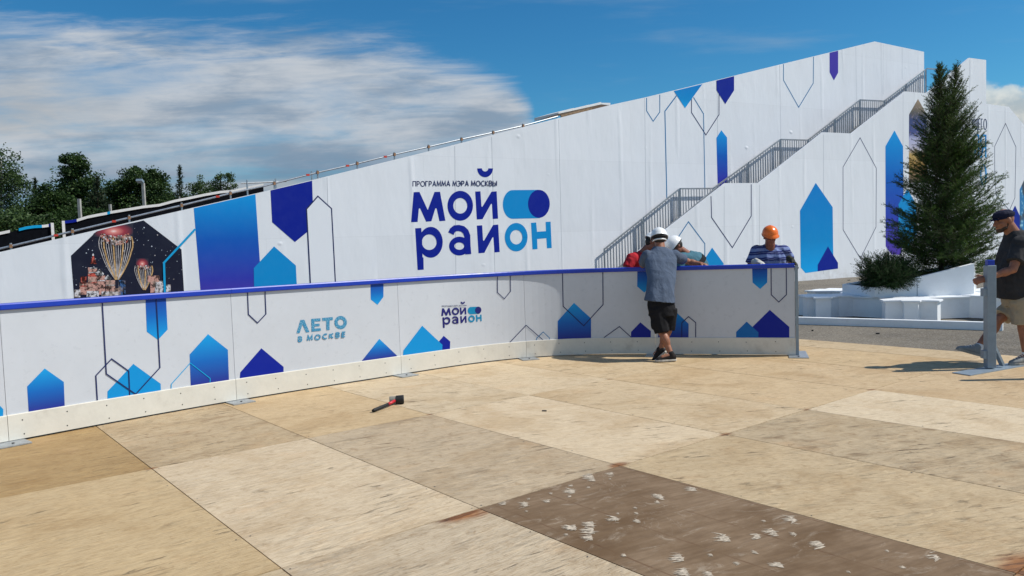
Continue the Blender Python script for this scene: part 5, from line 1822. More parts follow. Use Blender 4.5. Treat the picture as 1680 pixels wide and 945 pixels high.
# ---------------------------------------------------------------- people
def skinmat(name, col):
    mt, k, b = basemat(name, col, 0.5, 0, 0.4)
    tc = k.new('ShaderNodeTexCoord')
    n = k.noise(tc.outputs['Object'], 14, 5, .6)
    k.l.new(k.mix(k.smooth(n, .35, .7), tuple(c * .85 for c in col), tuple(min(1, c * 1.12) for c in col)), b.inputs['Base Color'])
    b.inputs['Subsurface Weight'].default_value = 0.08
    b.inputs['Subsurface Radius'].default_value = (.02, .008, .004)
    k.l.new(k.bump(k.noise(tc.outputs['Object'], 120, 3), .1, .004), b.inputs['Normal'])
    return mt


def cloth(name, col, amp=.15, weave=260):
    mt, k, b = basemat(name, col, 0.85, 0, 0.15)
    tc = k.new('ShaderNodeTexCoord'); o = tc.outputs['Object']
    n = k.noise(o, 7, 6, .6); n2 = k.noise(o, weave, 2, .5)
    f = k.math('ADD', k.math('MULTIPLY', n, .7), k.math('MULTIPLY', n2, .3))
    k.l.new(k.mix(k.smooth(f, .3, .7), tuple(c * (1 - amp) for c in col), tuple(min(1, c * (1 + amp)) for c in col)), b.inputs['Base Color'])
    k.l.new(k.bump(k.math('ADD', k.noise(k.mapping(o, (1, 1, .45)), 9, 4, .55, dist=1.2), k.math('MULTIPLY', n2, .06)), .55, .03), b.inputs['Normal'])
    return mt


M['skin'] = skinmat('tanned_skin', (0.30, 0.125, 0.070))
M['skin_dark'] = skinmat('ruddy_skin', (0.26, 0.10, 0.062))
M['hair'] = noisy('dark_hair', (0.02, 0.015, 0.012), 0.6, amp=.4, scale=60)
M['eye'] = noisy('eye_dark', (0.02, 0.015, 0.012), 0.2)
M['helmet_white'] = noisy('white_helmet_shell', (0.78, 0.79, 0.79), 0.28, amp=.03, spec=.5)
M['helmet_orange'] = noisy('orange_helmet_shell', (0.80, 0.16, 0.012), 0.28, amp=.04, spec=.5)
M['strap'] = noisy('black_strap', (0.02, 0.02, 0.022), 0.6)
M['rubber_sole'] = noisy('pale_sole', (0.5, 0.47, 0.42), 0.6, amp=.15, scale=20)


class Blob:
    """overlapping lumps that are fused into one skin"""
    def __init__(self):
        self.mb = MB()

    def ell(self, c, r, ax=None):
        c = Vector(c); ax = ax or (Vector((1, 0, 0)), Vector((0, 1, 0)), Vector((0, 0, 1)))
        if isinstance(r, (int, float)): r = (r, r, r)
        nu, nv = 14, 9
        vs = [c + ax[2] * r[2]]; fs = []
        for i in range(1, nv):
            th = math.pi * i / nv
            for j in range(nu):
                ph_ = 2 * math.pi * j / nu
                vs.append(c + ax[0] * (r[0] * math.sin(th) * math.cos(ph_)) + ax[1] * (r[1] * math.sin(th) * math.sin(ph_)) + ax[2] * (r[2] * math.cos(th)))
        vs.append(c - ax[2] * r[2])
        for j in range(nu):
            fs.append((0, 1 + j, 1 + (j + 1) % nu)); fs.append((len(vs) - 1, len(vs) - 2 - j, len(vs) - 2 - (j + 1) % nu))
        for i in range(nv - 2):
            for j in range(nu):
                a = 1 + i * nu + j; b = 1 + i * nu + (j + 1) % nu
                fs.append((a, a + nu, b + nu, b))
        det = ax[0].cross(ax[1]).dot(ax[2])
        if det < 0: fs = [f[::-1] for f in fs]
        self.mb.add(vs, fs); return self

    def cap(self, p1, r1, p2, r2, n=14):
        self.cone(p1, r1, p2, r2, n); self.ell(p1, r1); self.ell(p2, r2); return self

    def cone(self, p1, r1, p2, r2, n=16):
        p1, p2 = Vector(p1), Vector(p2)
        d = (p2 - p1).normalized(); s = d.cross(Vector((.3, .5, .81))); s.normalize(); u = d.cross(s)
        return self.loft([(p1, s * r1, u * r1), (p2, s * r2, u * r2)], n)

    def loft(self, rings, n=22, power=2.0):
        vs, fs = [], []
        for (c, a, b) in rings:
            c = Vector(c)
            for k in range(n):
                t = 2 * math.pi * k / n
                ct, st = math.cos(t), math.sin(t)
                if power != 2.0:
                    ct = math.copysign(abs(ct) ** (2 / power), ct); st = math.copysign(abs(st) ** (2 / power), st)
                vs.append(c + a * ct + b * st)
        m = len(rings)
        for i in range(m - 1):
            for k in range(n):
                k2 = (k + 1) % n
                fs.append((i * n + k, i * n + k2, (i + 1) * n + k2, (i + 1) * n + k))
        fs.append(tuple(range(n))[::-1]); fs.append(tuple((m - 1) * n + k for k in range(n)))
        me = pymesh('tmp', vs, fs)
        bm = bmesh.new(); bm.from_mesh(me); bmesh.ops.recalc_face_normals(bm, faces=bm.faces)
        bm.verts.index_update()
        self.mb.add([v.co.copy() for v in bm.verts], [[v.index for v in f.verts] for f in bm.faces])
        bm.free(); bpy.data.meshes.remove(me)
        return self

    def fuse(self, name, mat, parent, voxel=.008, smooth=4, folds=0.0, ffreq=9.0, seed=0):
        me = pymesh(name, self.mb.v, self.mb.f)
        tmp = bpy.data.objects.new('tmp', me); COL.objects.link(tmp)
        md = tmp.modifiers.new('r', 'REMESH'); md.mode = 'VOXEL'; md.voxel_size = voxel; md.adaptivity = 0
        ms = tmp.modifiers.new('s', 'SMOOTH'); ms.factor = .5; ms.iterations = smooth
        dg = bpy.context.evaluated_depsgraph_get()
        out = bpy.data.meshes.new_from_object(tmp.evaluated_get(dg))
        out.name = name
        bpy.data.objects.remove(tmp); bpy.data.meshes.remove(me)
        if folds:
            off = Vector((seed * 3.1, seed * 1.7, seed * .9))
            nr = [v.normal.copy() for v in out.vertices]
            for v, n_ in zip(out.vertices, nr):
                p = v.co
                q = Vector((p.x * ffreq, p.y * ffreq, p.z * ffreq * .5)) + off
                w = mnoise.noise(q + Vector((0, 0, mnoise.noise(q * .6) * 1.5)))
                w = 1 - abs(w) * 2.2
                w2 = mnoise.noise(p * ffreq * 2.6 + off)
                v.co = p + n_ * folds * (w * .8 - .5 + w2 * .35)
        out.polygons.foreach_set('use_smooth', [True] * len(out.polygons))
        return link(name, out, mat, parent)


def hand(B, w, d, back, thumb, curl=.5, k=1.0, spread=.0):
    """five-fingered hand; w wrist, d pointing direction, back = direction of the back of the hand, thumb = thumb side"""
    d = Vector(d).normalized(); back = Vector(back); back = (back - d * back.dot(d)).normalized()
    th = d.cross(back)
    if th.dot(Vector(thumb)) < 0: th = -th
    w = Vector(w)
    B.cap(w - d * .03 * k, .027 * k, w + d * .02 * k, .027 * k)
    B.ell(w + d * .052 * k, (.043 * k, .056 * k, .019 * k), (th, d, back))
    lens = [.068, .078, .074, .058]
    for i in range(4):
        o = w + d * .090 * k + th * ((.031 - .0205 * i) * k)
        a1 = curl * .7; a2 = curl * 1.7; a3 = curl * 2.5
        fdir = (d + th * spread * (1.5 - i) * .3).normalized()
        def dv(a): return (fdir * math.cos(a) - back * math.sin(a)).normalized()
        L = lens[i] * k
        p1 = o + dv(a1) * L * .45; p2 = p1 + dv(a2) * L * .32; p3 = p2 + dv(a3) * L * .25
        B.cap(o - fdir * .015 * k, .0100 * k, p1, .0092 * k, 8); B.cap(p1, .0092 * k, p2, .0085 * k, 8); B.cap(p2, .0085 * k, p3, .0072 * k, 8)
    o = w + d * .025 * k + th * .030 * k
    p1 = o + (d * .55 + th * .7 - back * .3).normalized() * .040 * k
    p2 = p1 + (d * .85 + th * .25 - back * .45).normalized() * .032 * k
    B.cap(o, .0145 * k, p1, .0115 * k, 8); B.cap(p1, .0115 * k, p2, .0090 * k, 8)


def head(B, c, f, u, k=1.0):
    f = Vector(f).normalized(); u = Vector(u); u = (u - f * u.dot(f)).normalized(); r = f.cross(u)
    c = Vector(c)
    P = lambda x, y, z: c + r * (x * k) + f * (y * k) + u * (z * k)
    B.ell(P(0, -.012, .022), (.077 * k, .096 * k, .098 * k), (r, f, u))
    B.ell(P(0, .022, -.035), (.064 * k, .070 * k, .078 * k), (r, f, u))
    B.ell(P(0, .052, -.088), (.038 * k, .036 * k, .028 * k), (r, f, u))      # chin
    B.cap(P(0, .088, .012), .010 * k, P(0, .108, -.026), .0145 * k, 8)          # nose
    for s in (-1, 1):
        B.ell(P(s * .012, .100, -.030), .010 * k)
        B.ell(P(s * .030, .075, .032), (.026 * k, .016 * k, .010 * k), (r, f, u))   # brow
        B.ell(P(s * .040, .066, -.022), (.020 * k, .022 * k, .018 * k), (r, f, u))  # cheek
        B.ell(P(s * .080, -.008, -.004), (.011 * k, .021 * k, .033 * k), (r, f, u))  # ear
    B.ell(P(0, .084, -.056), (.024 * k, .012 * k, .007 * k), (r, f, u)); B.ell(P(0, .081, -.068), (.021 * k, .011 * k, .007 * k), (r, f, u))
    return r, f, u


def eyes(c, r, f, u, parent, k=1.0):
    for s in (-1, 1):
        b = Blob(); b.ell(Vector(c) + r * (s * .030 * k) + f * (.0835 * k) + u * (.012 * k), (.012 * k, .008 * k, .006 * k), (r, f, u))
        b.mb.build('eye', M['eye'], parent, smooth=True)


def helmet(c, r, f, u, mat, parent, k=1.0):
    """hard hat: ridged shell, brim with peak, cradle strap"""
    c = Vector(c) + u * .045 * k
    A_, Bf, Cu = .107 * k, .132 * k, .118 * k
    nu, nv = 36, 10
    mb = MB(); vs = []; fs = []
    for i in range(nv + 1):
        th = (math.pi / 2) * i / nv
        for j in range(nu):
            p = 2 * math.pi * j / nu
            rid = 1 + .035 * math.exp(-(math.cos(p) * math.cos(th) / .16) ** 2) * math.sin(th) ** .3 if th > .15 else 1
            vs.append(c + r * (A_ * math.cos(p) * math.cos(th)) + f * (Bf * math.sin(p) * math.cos(th)) + u * (Cu * math.sin(th) ** .92 * rid))
    for i in range(nv):
        for j in range(nu):
            j2 = (j + 1) % nu
            fs.append((i * nu + j, i * nu + j2, (i + 1) * nu + j2, (i + 1) * nu + j))
    b = len(vs)
    for j in range(nu):                       # brim
        p = 2 * math.pi * j / nu
        fr_ = max(0, math.sin(p)) ** 2
        ex = .010 + .042 * fr_
        vs.append(c + r * ((A_ + ex * .8) * math.cos(p)) + f * ((Bf + ex) * math.sin(p)) + u * (-.012 - .012 * fr_) * k)
    for j in range(nu):
        j2 = (j + 1) % nu
        fs.append((b + j, b + j2, j2, j))
    mb.add(vs, fs)
    o = mb.build('helmet', mat, parent, smooth=True)
    sd = o.modifiers.new('thick', 'SOLIDIFY'); sd.thickness = .004
    ring_ = [c + r * (A_ * .93 * math.cos(t * math.pi / 12)) + f * (Bf * .92 * math.sin(t * math.pi / 12)) + u * (-.028 * k) for t in range(25)]
    MB().tube(ring_, .009 * k, 6, caps=False).build('head_band', M['strap'], o, smooth=True)
    return o


def shoe(an, toe, ht, parent, up, matU, matS, k=1.0, roll=None):
    """an ankle, toe tip; ht = height of ankle over the sole"""
    an, toe = Vector(an), Vector(toe)
    d = (toe - an); up = Vector(up); d -= up * d.dot(up); L = d.length; d.normalize(); s = d.cross(up)
    sole = an - up * ht
    b = Blob()
    b.loft([(sole - d * .062 * k + up * .045 * k, s * .030 * k, up * .036 * k), (sole - d * .02 * k + up * .055 * k, s * .040 * k, up * .052 * k), (sole + d * .05 * k + up * .050 * k, s * .042 * k, up * .047 * k),
            (sole + d * (L * .62) + up * .036 * k, s * .050 * k, up * .030 * k), (sole + d * (L * .88) + up * .028 * k, s * .044 * k, up * .022 * k), (sole + d * L + up * .024 * k, s * .020 * k, up * .012 * k)], 16)
    b.cap(an + up * .01 * k, .044 * k, sole + up * .06 * k, .045 * k)
    o = b.fuse('shoe', matU, parent, .007, 3)
    sb_ = MB()
    pts = []
    prof = [(-.068, .022), (-.055, .036), (-.01, .041), (.05, .041), (L * .62, .052), (L * .86, .047), (L * 1.0, .026), (L * 1.03, .008)]
    left = [sole + d * a * (k if a < .06 else 1) + s * w * k for a, w in prof]; right = [sole + d * a * (k if a < .06 else 1) - s * w * k for a, w in prof[::-1]]
    pl_ = left + right; n = len(pl_)
    vs = [p - up * .002 for p in pl_] + [p + up * .022 * k for p in pl_]
    fs = [tuple(range(n))[::-1], tuple(range(n, 2 * n))] + [(i, (i + 1) % n, n + (i + 1) % n, n + i) for i in range(n)]
    sb_.add(vs, fs).build('sole', matS, o, bevel=.004)
    if L > .15:
        lc = MB()
        for q in range(4):
            c0 = sole + d * (.055 + .025 * q) * k + up * (.096 - .012 * q) * k
            lc.tube([c0 - s * .022 * k, c0 + up * .006 * k, c0 + s * .022 * k], .0035 * k, 5)
        lc.build('laces', M['tarp'], o, smooth=True)
    return o


def leg(B, hip, kn, an, k=1.0):
    hip, kn, an = Vector(hip), Vector(kn), Vector(an)
    B.cap(hip, .070 * k, kn, .055 * k); B.cap(kn, .053 * k, an, .036 * k)
    back = (hip - kn).normalized() + (an - kn).normalized()
    c = kn.lerp(an, .30)
    B.ell(c + (back.normalized() if back.length > .05 else Vector((0, 0, 0))) * .014 * k, (.056 * k, .056 * k, .115 * k), axes_along(an - kn))


def axes_along(d):
    d = Vector(d).normalized(); s = d.cross(Vector((.2, .9, .1))).normalized()
    return (s, d.cross(s), d)


def arm(B, sh, el, wr, k=1.0):
    B.cap(sh, .055 * k, el, .041 * k); B.cap(el, .041 * k, wr, .028 * k)
    B.ell(Vector(el).lerp(Vector(wr), .28), (.045 * k, .045 * k, .075 * k), axes_along(Vector(wr) - Vector(el)))


# ---- the leaning man in front of the boards
def leaning_man():
    base = ground_at(1090, 592)
    t = thing('person', base, 'man in white helmet, blue-grey T-shirt and black shorts leaning over the boards from this side', 'person')
    k = 1.0
    hipL, hipR = at(1077, 508, 10.02), at(1098, 508, 10.06)
    knA, anA = at(1086, 545, 9.98), at(1101, 582, 9.86)
    knB, anB = at(1096, 543, 10.08), at(1082.5, 575, 10.05)
    chest = at(1084, 440, 10.24); neck = at(1083, 412, 10.36); hd_c = at(1082, 393.5, 10.45)
    shL, elL, wrL = at(1062, 420, 10.33), at(1054, 435, 10.50), at(1068, 430, 10.70)
    shR, elR, wrR = at(1107, 420, 10.36), at(1130, 429.5, 10.54), at(1148, 432.5, 10.47)
    pel = (hipL + hipR) / 2 + Vector((0, 0, .06))
    B = Blob()
    B.cap(pel, .085, chest, .08); B.cap(chest, .08, neck - Vector((0, 0, .03)), .06); B.cap(shL, .06, shR, .06)
    B.cap(neck - Vector((0, 0, .04)), .072, hd_c, .066)
    leg(B, hipL, knA, anA); leg(B, hipR, knB, anB)
    B.cap(anA, .036, anA + Vector((-.12, -.02, -.03)), .03); B.cap(anB, .036, anB + Vector((-.05, .05, -.05)), .03)
    arm(B, shL, elL, wrL); arm(B, shR, elR, wrR)
    hand(B, wrL, (.75, .5, -.1), (0, 0, 1), (0, 1, 0), .5)
    hand(B, wrR, (.85, -.42, -.18), (.15, -.2, 1), (-.3, -1, 0), .75)
    r, f, u = head(B, hd_c, (.18, .90, -.34), (0, .3, 1))
    body = B.fuse('body', M['skin'], t, .0065, 3)
    S = Blob()
    sx = (shR - shL).normalized(); fx = Vector((-sx.y, sx.x, 0)).normalized()
    hem = at(1081.5, 495, 10.04)
    S.loft([(hem, sx * .205 + Vector((0, 0, -.02)), fx * .155), (at(1083, 475, 10.10), sx * .192, fx * .150), (at(1085, 455, 10.17), sx * .190, fx * .145), (chest, sx * .208, fx * .140), (at(1084, 425, 10.30), sx * .212, fx * .125),
            (at(1084, 414, 10.35), sx * .175, fx * .105), (at(1083.5, 408, 10.38), sx * .115, fx * .085), (at(1083, 404.5, 10.40), sx * .082, fx * .075)], 28, 2.5)
    S.cap(shL, .078, shR, .078)
    S.cone(shL, .084, shL.lerp(elL, .80), .078); S.cone(shR, .086, shR.lerp(elR, .62), .074)
    S.ell(shL, .084); S.ell(shR, .086)
    S.fuse('shirt', cloth('blue_grey_jersey', (0.085, 0.112, 0.165)), t, .009, 3, .011, 5.5, 3)
    T = Blob()
    T.loft([(at(1084, 489, 10.06), sx * .170, fx * .135), (at(1085, 505, 10.05), sx * .185, fx * .142), (at(1086, 518, 10.04), sx * .180, fx * .135)], 24)
    T.cone(hipL - Vector((0, 0, -.02)), .110, hipL.lerp(knA, 1.02), .098); T.cone(hipR - Vector((0, 0, -.02)), .110, hipR.lerp(knB, .95), .094)
    pk = hipL.lerp(knA, .62) - sx * .085
    T.ell(pk, (.035, .06, .085), (sx, fx, Vector((0, 0, 1))))
    T.fuse('shorts', cloth('black_cotton', (0.012, 0.012, 0.014)), t, .009, 3, .010, 8, 5)
    up = Vector((0, 0, 1))
    M['shoe_black'] = cloth('black_canvas', (0.025, 0.022, 0.022))
    toeA = Vector((anA.x - .205, anA.y - .01, anA.z))
    shoe(anA, toeA, anA.z - .012, t, up, M['shoe_black'], M['rubber_sole'])
    upB = Vector((-.55, .35, .75)).normalized()
    shoe(anB, anB + Vector((-.10, .05, -.13)) * 1.2, .075, t, upB, M['shoe_black'], M['rubber_sole'])
    hr_ = Blob(); hr_.ell(hd_c - f * .030 + u * .012, (.080, .084, .090), (r, f, u)); hr_.fuse('hair', M['hair'], t, .009, 2)
    hl = helmet(hd_c, r, f, u, M['helmet_white'], t, 1.06)
    nb = [hd_c + r * (.088 * math.cos(a)) - f * (.104 * math.sin(a)) + u * (-.012 - .012 * math.sin(a)) for a in [math.pi * i / 10 for i in range(11)]]
    MB().tube(nb, .011, 6).build('adjuster_band', M['helmet_white'], hl, smooth=True)


leaning_man()


# ---- the man in the orange helmet behind the boards
def stripes():
    mt, k, b = basemat('blue_striped_jersey', (.05, .07, .25), .85, 0, .15)
    tc = k.new('ShaderNodeTexCoord'); geo = tc.outputs['Object']
    sp = k.new('ShaderNodeSeparateXYZ'); k.l.new(geo, sp.inputs[0])
    wob = k.noise(geo, 6, 3)
    zz = k.math('ADD', sp.outputs[2], k.math('MULTIPLY', wob, .05))
    fr = k.math('FRACT', k.math('MULTIPLY', zz, 11.0))
    m_ = k.smooth(k.math('ABSOLUTE', k.math('SUBTRACT', fr, .5)), .22, .27)
    fr2 = k.math('FRACT', k.math('MULTIPLY', zz, 22.0))
    m2 = k.smooth(k.math('ABSOLUTE', k.math('SUBTRACT', fr2, .5)), .40, .46)
    c = k.mix(m_, (.020, .027, .13), (.16, .21, .42))
    c = k.mix(k.math('MULTIPLY', m2, .6), c, (.30, .36, .52))
    k.l.new(c, b.inputs['Base Color'])
    k.l.new(k.bump(k.noise(geo, 11, 4, .55, dist=1.0), .5, .03), b.inputs['Normal'])
    return mt


def orange_man():
    Y = 10.55
    gp = at(1265, 583, Y)
    t = thing('person', (gp.x, Y, 0), 'man in an orange helmet and blue striped polo behind the open end of the boards', 'person')
    P = lambda x, y, dy=0.0: at(x, y, Y + dy)
    hd_c = P(1263.5, 389, -.06); neck = P(1263, 411, .02); chest = P(1264, 428, .02); pel = Vector((gp.x + .01, Y + .12, .92))
    shA, elA, wrA = P(1241, 412, .03), P(1230, 437, .02), P(1243, 432, -.30)
    shB, elB, wrB = P(1286, 412, .03), P(1298, 430, .10), P(1299, 426.5, -.42)
    B = Blob()
    B.cap(pel, .09, chest, .08); B.cap(chest, .08, neck, .06); B.cap(shA, .06, shB, .06)
    B.cap(neck - Vector((0, 0, .02)), .072, hd_c, .062)
    for s, x in ((-1, gp.x - .10), (1, gp.x + .10)):
        hip = Vector((x, Y + .12, .88)); kn = Vector((x, Y + .08, .47)); an = Vector((x, Y + .12, .09)); leg(B, hip, kn, an)
        B.cap(an, .035, an + Vector((0, -.14, -.05)), .03)
    arm(B, shA, elA, wrA); arm(B, shB, elB, wrB)
    r, f, u = head(B, hd_c, (-.05, -.94, -.26), (0, -.2, 1), .98)
    B.fuse('body', M['skin_dark'], t, .007, 3)
    eyes(hd_c, r, f, u, t)
    S = Blob(); X = Vector((1, 0, 0)); Yv = Vector((0, 1, 0))
    S.loft([(Vector((gp.x, Y + .12, .80)), X * .205, Yv * .15), (Vector((gp.x, Y + .10, 1.0)), X * .205, Yv * .15), (P(1264, 440, .06), X * .205, Yv * .145), (P(1264, 425, .03), X * .215, Yv * .135), (P(1264, 414, .03), X * .195, Yv * .11), (P(1263.5, 407.5, .04), X * .125, Yv * .085), (P(1263, 403, .05), X * .075, Yv * .07)], 26, 2.4)
    S.cone(shA, .080, shA.lerp(elA, .85), .078); S.cone(shB, .080, shB.lerp(elB, .8), .078); S.ell(shA, .086); S.ell(shB, .086); S.cap(P(1263, 409, .05), .082, shA, .076); S.cap(P(1263, 409, .05), .082, shB, .076)
    sh = S.fuse('polo_shirt', stripes(), t, .009, 3, .011, 8, 9)
    co = MB()
    ringp = [P(1263, 405, .03) + X * (.080 * math.cos(a)) + Yv * (.075 * math.sin(a)) + Vector((0, 0, .012 + .018 * math.sin(a))) for a in [-math.pi / 2 + .45 + (2 * math.pi - .9) * i / 16 for i in range(17)]]
    co.tube(ringp, .017, 6).build('collar', cloth('navy_collar', (.02, .03, .12)), sh, smooth=True)
    T = Blob()
    T.loft([(Vector((gp.x, Y + .12, .98)), X * .18, Yv * .13), (Vector((gp.x, Y + .12, .80)), X * .19, Yv * .14)], 20)
    for s in (-.10, .10): T.cone((gp.x + s, Y + .12, .86), .105, (gp.x + s, Y + .12, .08), .075)
    T.fuse('trousers', cloth('dark_work_trousers', (.03, .035, .05)), t, .012, 3, .01, 8, 2)
    for s in (-.10, .10):
        an = Vector((gp.x + s, Y + .12, .09)); shoe(an, an + Vector((0, -.2, 0)), .085, t, Vector((0, 0, 1)), M['strap'], M['rubber_sole'])
    G = Blob(); hand(G, wrA + Vector((0, 0, .03)), (.35, -.75, -.30), (.1, -.1, 1), (1, 0, 0), .85, 1.12, .5)
    G.cap(wrA + Vector((-.03, .07, .02)), .038, wrA + Vector((0, 0, .02)), .036)
    G.fuse('glove', cloth('pale_work_glove', (.50, .49, .46)), t, .0055, 2)
    G = Blob(); hand(G, wrB, (.35, -.5, -.55), (.7, -.3, .6), (-1, -.3, 0), .75, 1.12, .3)
    G.cap(wrB + Vector((.0, .10, .02)), .040, wrB, .037)
    G.fuse('glove', cloth('dark_work_glove', (.045, .045, .035)), t, .0055, 2)
    helmet(hd_c - f * .012, r, f, u, M['helmet_orange'], t, .98)


orange_man()


def bending_man(label, Y, pel_px, chest_px, neck_px, head_px, hf, hu, shA_px, elA_px, shB_px, elB_px, shirt, dY=(0, 0, 0, 0), width=.20, vest=None, hat='helmet_white'):
    gp = at(pel_px[0], 590, Y)
    pel = at(*pel_px, Y + dY[0]); chest = at(*chest_px, Y + dY[1]); neck = at(*neck_px, Y + dY[2]); hc = at(*head_px, Y + dY[3])
    t = thing('person', (pel.x, pel.y, 0), label, 'person')
    B = Blob()
    B.cap(pel, .09, chest, .08); B.cap(chest, .08, neck, .06); B.cap(neck, .06, hc, .056)
    shA = at(shA_px[0], shA_px[1], Y + shA_px[2]); elA = at(elA_px[0], elA_px[1], Y + elA_px[2]); shB = at(shB_px[0], shB_px[1], Y + shB_px[2]); elB = at(elB_px[0], elB_px[1], Y + elB_px[2])
    for sh, el, s in ((shA, elA, -1), (shB, elB, 1)):
        wr = el + Vector((.10 * -s, -.02, -.20))
        arm(B, sh, el, wr); hand(B, wr, (-.2 * s, -.2, -1), (-s * -1, -.3, 0), (0, -1, 0), .6)
    B.cap(shA, .06, shB, .06)
    legs = []
    for s in (-.1, .1):
        hip = pel + Vector((s, .03, -.06)); an = Vector((pel.x + s, pel.y + .08, .09)); kn = (hip + an) / 2 + Vector((0, -.06, 0))
        leg(B, hip, kn, an); B.cap(an, .035, an + Vector((0, -.14, -.05)), .03); legs.append((hip, kn, an))
    r, f, u = head(B, hc, hf, hu)
    B.fuse('body', M['skin_dark'], t, .0075, 3)
    ax_ = (neck - pel).normalized(); sd = (shB - shA).normalized(); fr = ax_.cross(sd).normalized(); sd2 = fr.cross(ax_).normalized()
    S = Blob()
    S.loft([(pel - ax_ * .05, sd2 * width, fr * .14), (pel.lerp(chest, .5), sd2 * width * .98, fr * .14), (chest, sd2 * (width + .01), fr * .135), (chest.lerp(neck, .6), sd2 * width * .9, fr * .11), (neck, sd2 * .085, fr * .075)], 24, 2.3)
    S.cone(shA, .082, shA.lerp(elA, .75), .078); S.cone(shB, .082, shB.lerp(elB, .75), .078); S.ell(shA, .086); S.ell(shB, .086); S.cap(shA, .086, shB, .086)
    so = S.fuse('shirt', shirt, t, .010, 3, .012, 8, int(Y * 10))
    if vest:
        V_ = Blob()
        V_.loft([(chest.lerp(neck, -.1), sd2 * (width + .018), fr * .146), (chest.lerp(neck, .25), sd2 * (width + .006), fr * .140)], 24, 2.3)
        V_.fuse('chest_strap', vest, so, .009, 2)
    T = Blob()
    T.loft([(pel + ax_ * .04, sd2 * .18, fr * .135), (pel - Vector((0, 0, .1)), Vector((.19, 0, 0)), Vector((0, .14, 0)))], 20)
    for hip, kn, an in legs: T.cone(hip + Vector((0, 0, .02)), .105, kn, .088); T.cone(kn, .088, an + Vector((0, 0, -.02)), .075); T.ell(kn, .088)
    T.fuse('trousers', cloth('work_trousers', (.035, .04, .05)), t, .012, 3, .01, 8, 1)
    for hip, kn, an in legs: shoe(an, an + Vector((0, -.2, 0)), .085, t, Vector((0, 0, 1)), M['strap'], M['rubber_sole'])
    hb = Blob(); hb.ell(hc - f * .030 + u * .01, (.081, .085, .088), (r, f, u)); hb.fuse('hair', M['hair'], t, .010, 2)
    helmet(hc, r, f, u, M[hat], t, 1.04)
    eyes(hc, r, f, u, t)
    return t


bending_man('man in a red T-shirt bent down behind the boards, left of the leaning man', 11.15, (1044, 480), (1046, 434), (1056, 413), (1070, 399), (.80, -.35, -.55), (.45, .2, 1),
            (1037, 424, -.12), (1026, 444, -.18), (1060, 420, .12), (1064, 446, .05), cloth('red_jersey', (.42, .022, .032)), (.25, .08, 0, -.05), .165)
bending_man('man in teal shirt and white helmet stooping behind the boards, right of the leaning man', 11.2, (1164, 478), (1141, 433), (1126, 416), (1109, 404.5), (-.72, -.25, -.75), (-.6, 0, .8),
            (1118, 424, -.12), (1112, 446, -.15), (1147, 423, .12), (1158, 446, .08), cloth('teal_jersey', (.06, .15, .20)), (.15, .05, 0, -.05), .185, cloth('black_webbing', (.015, .015, .018)))


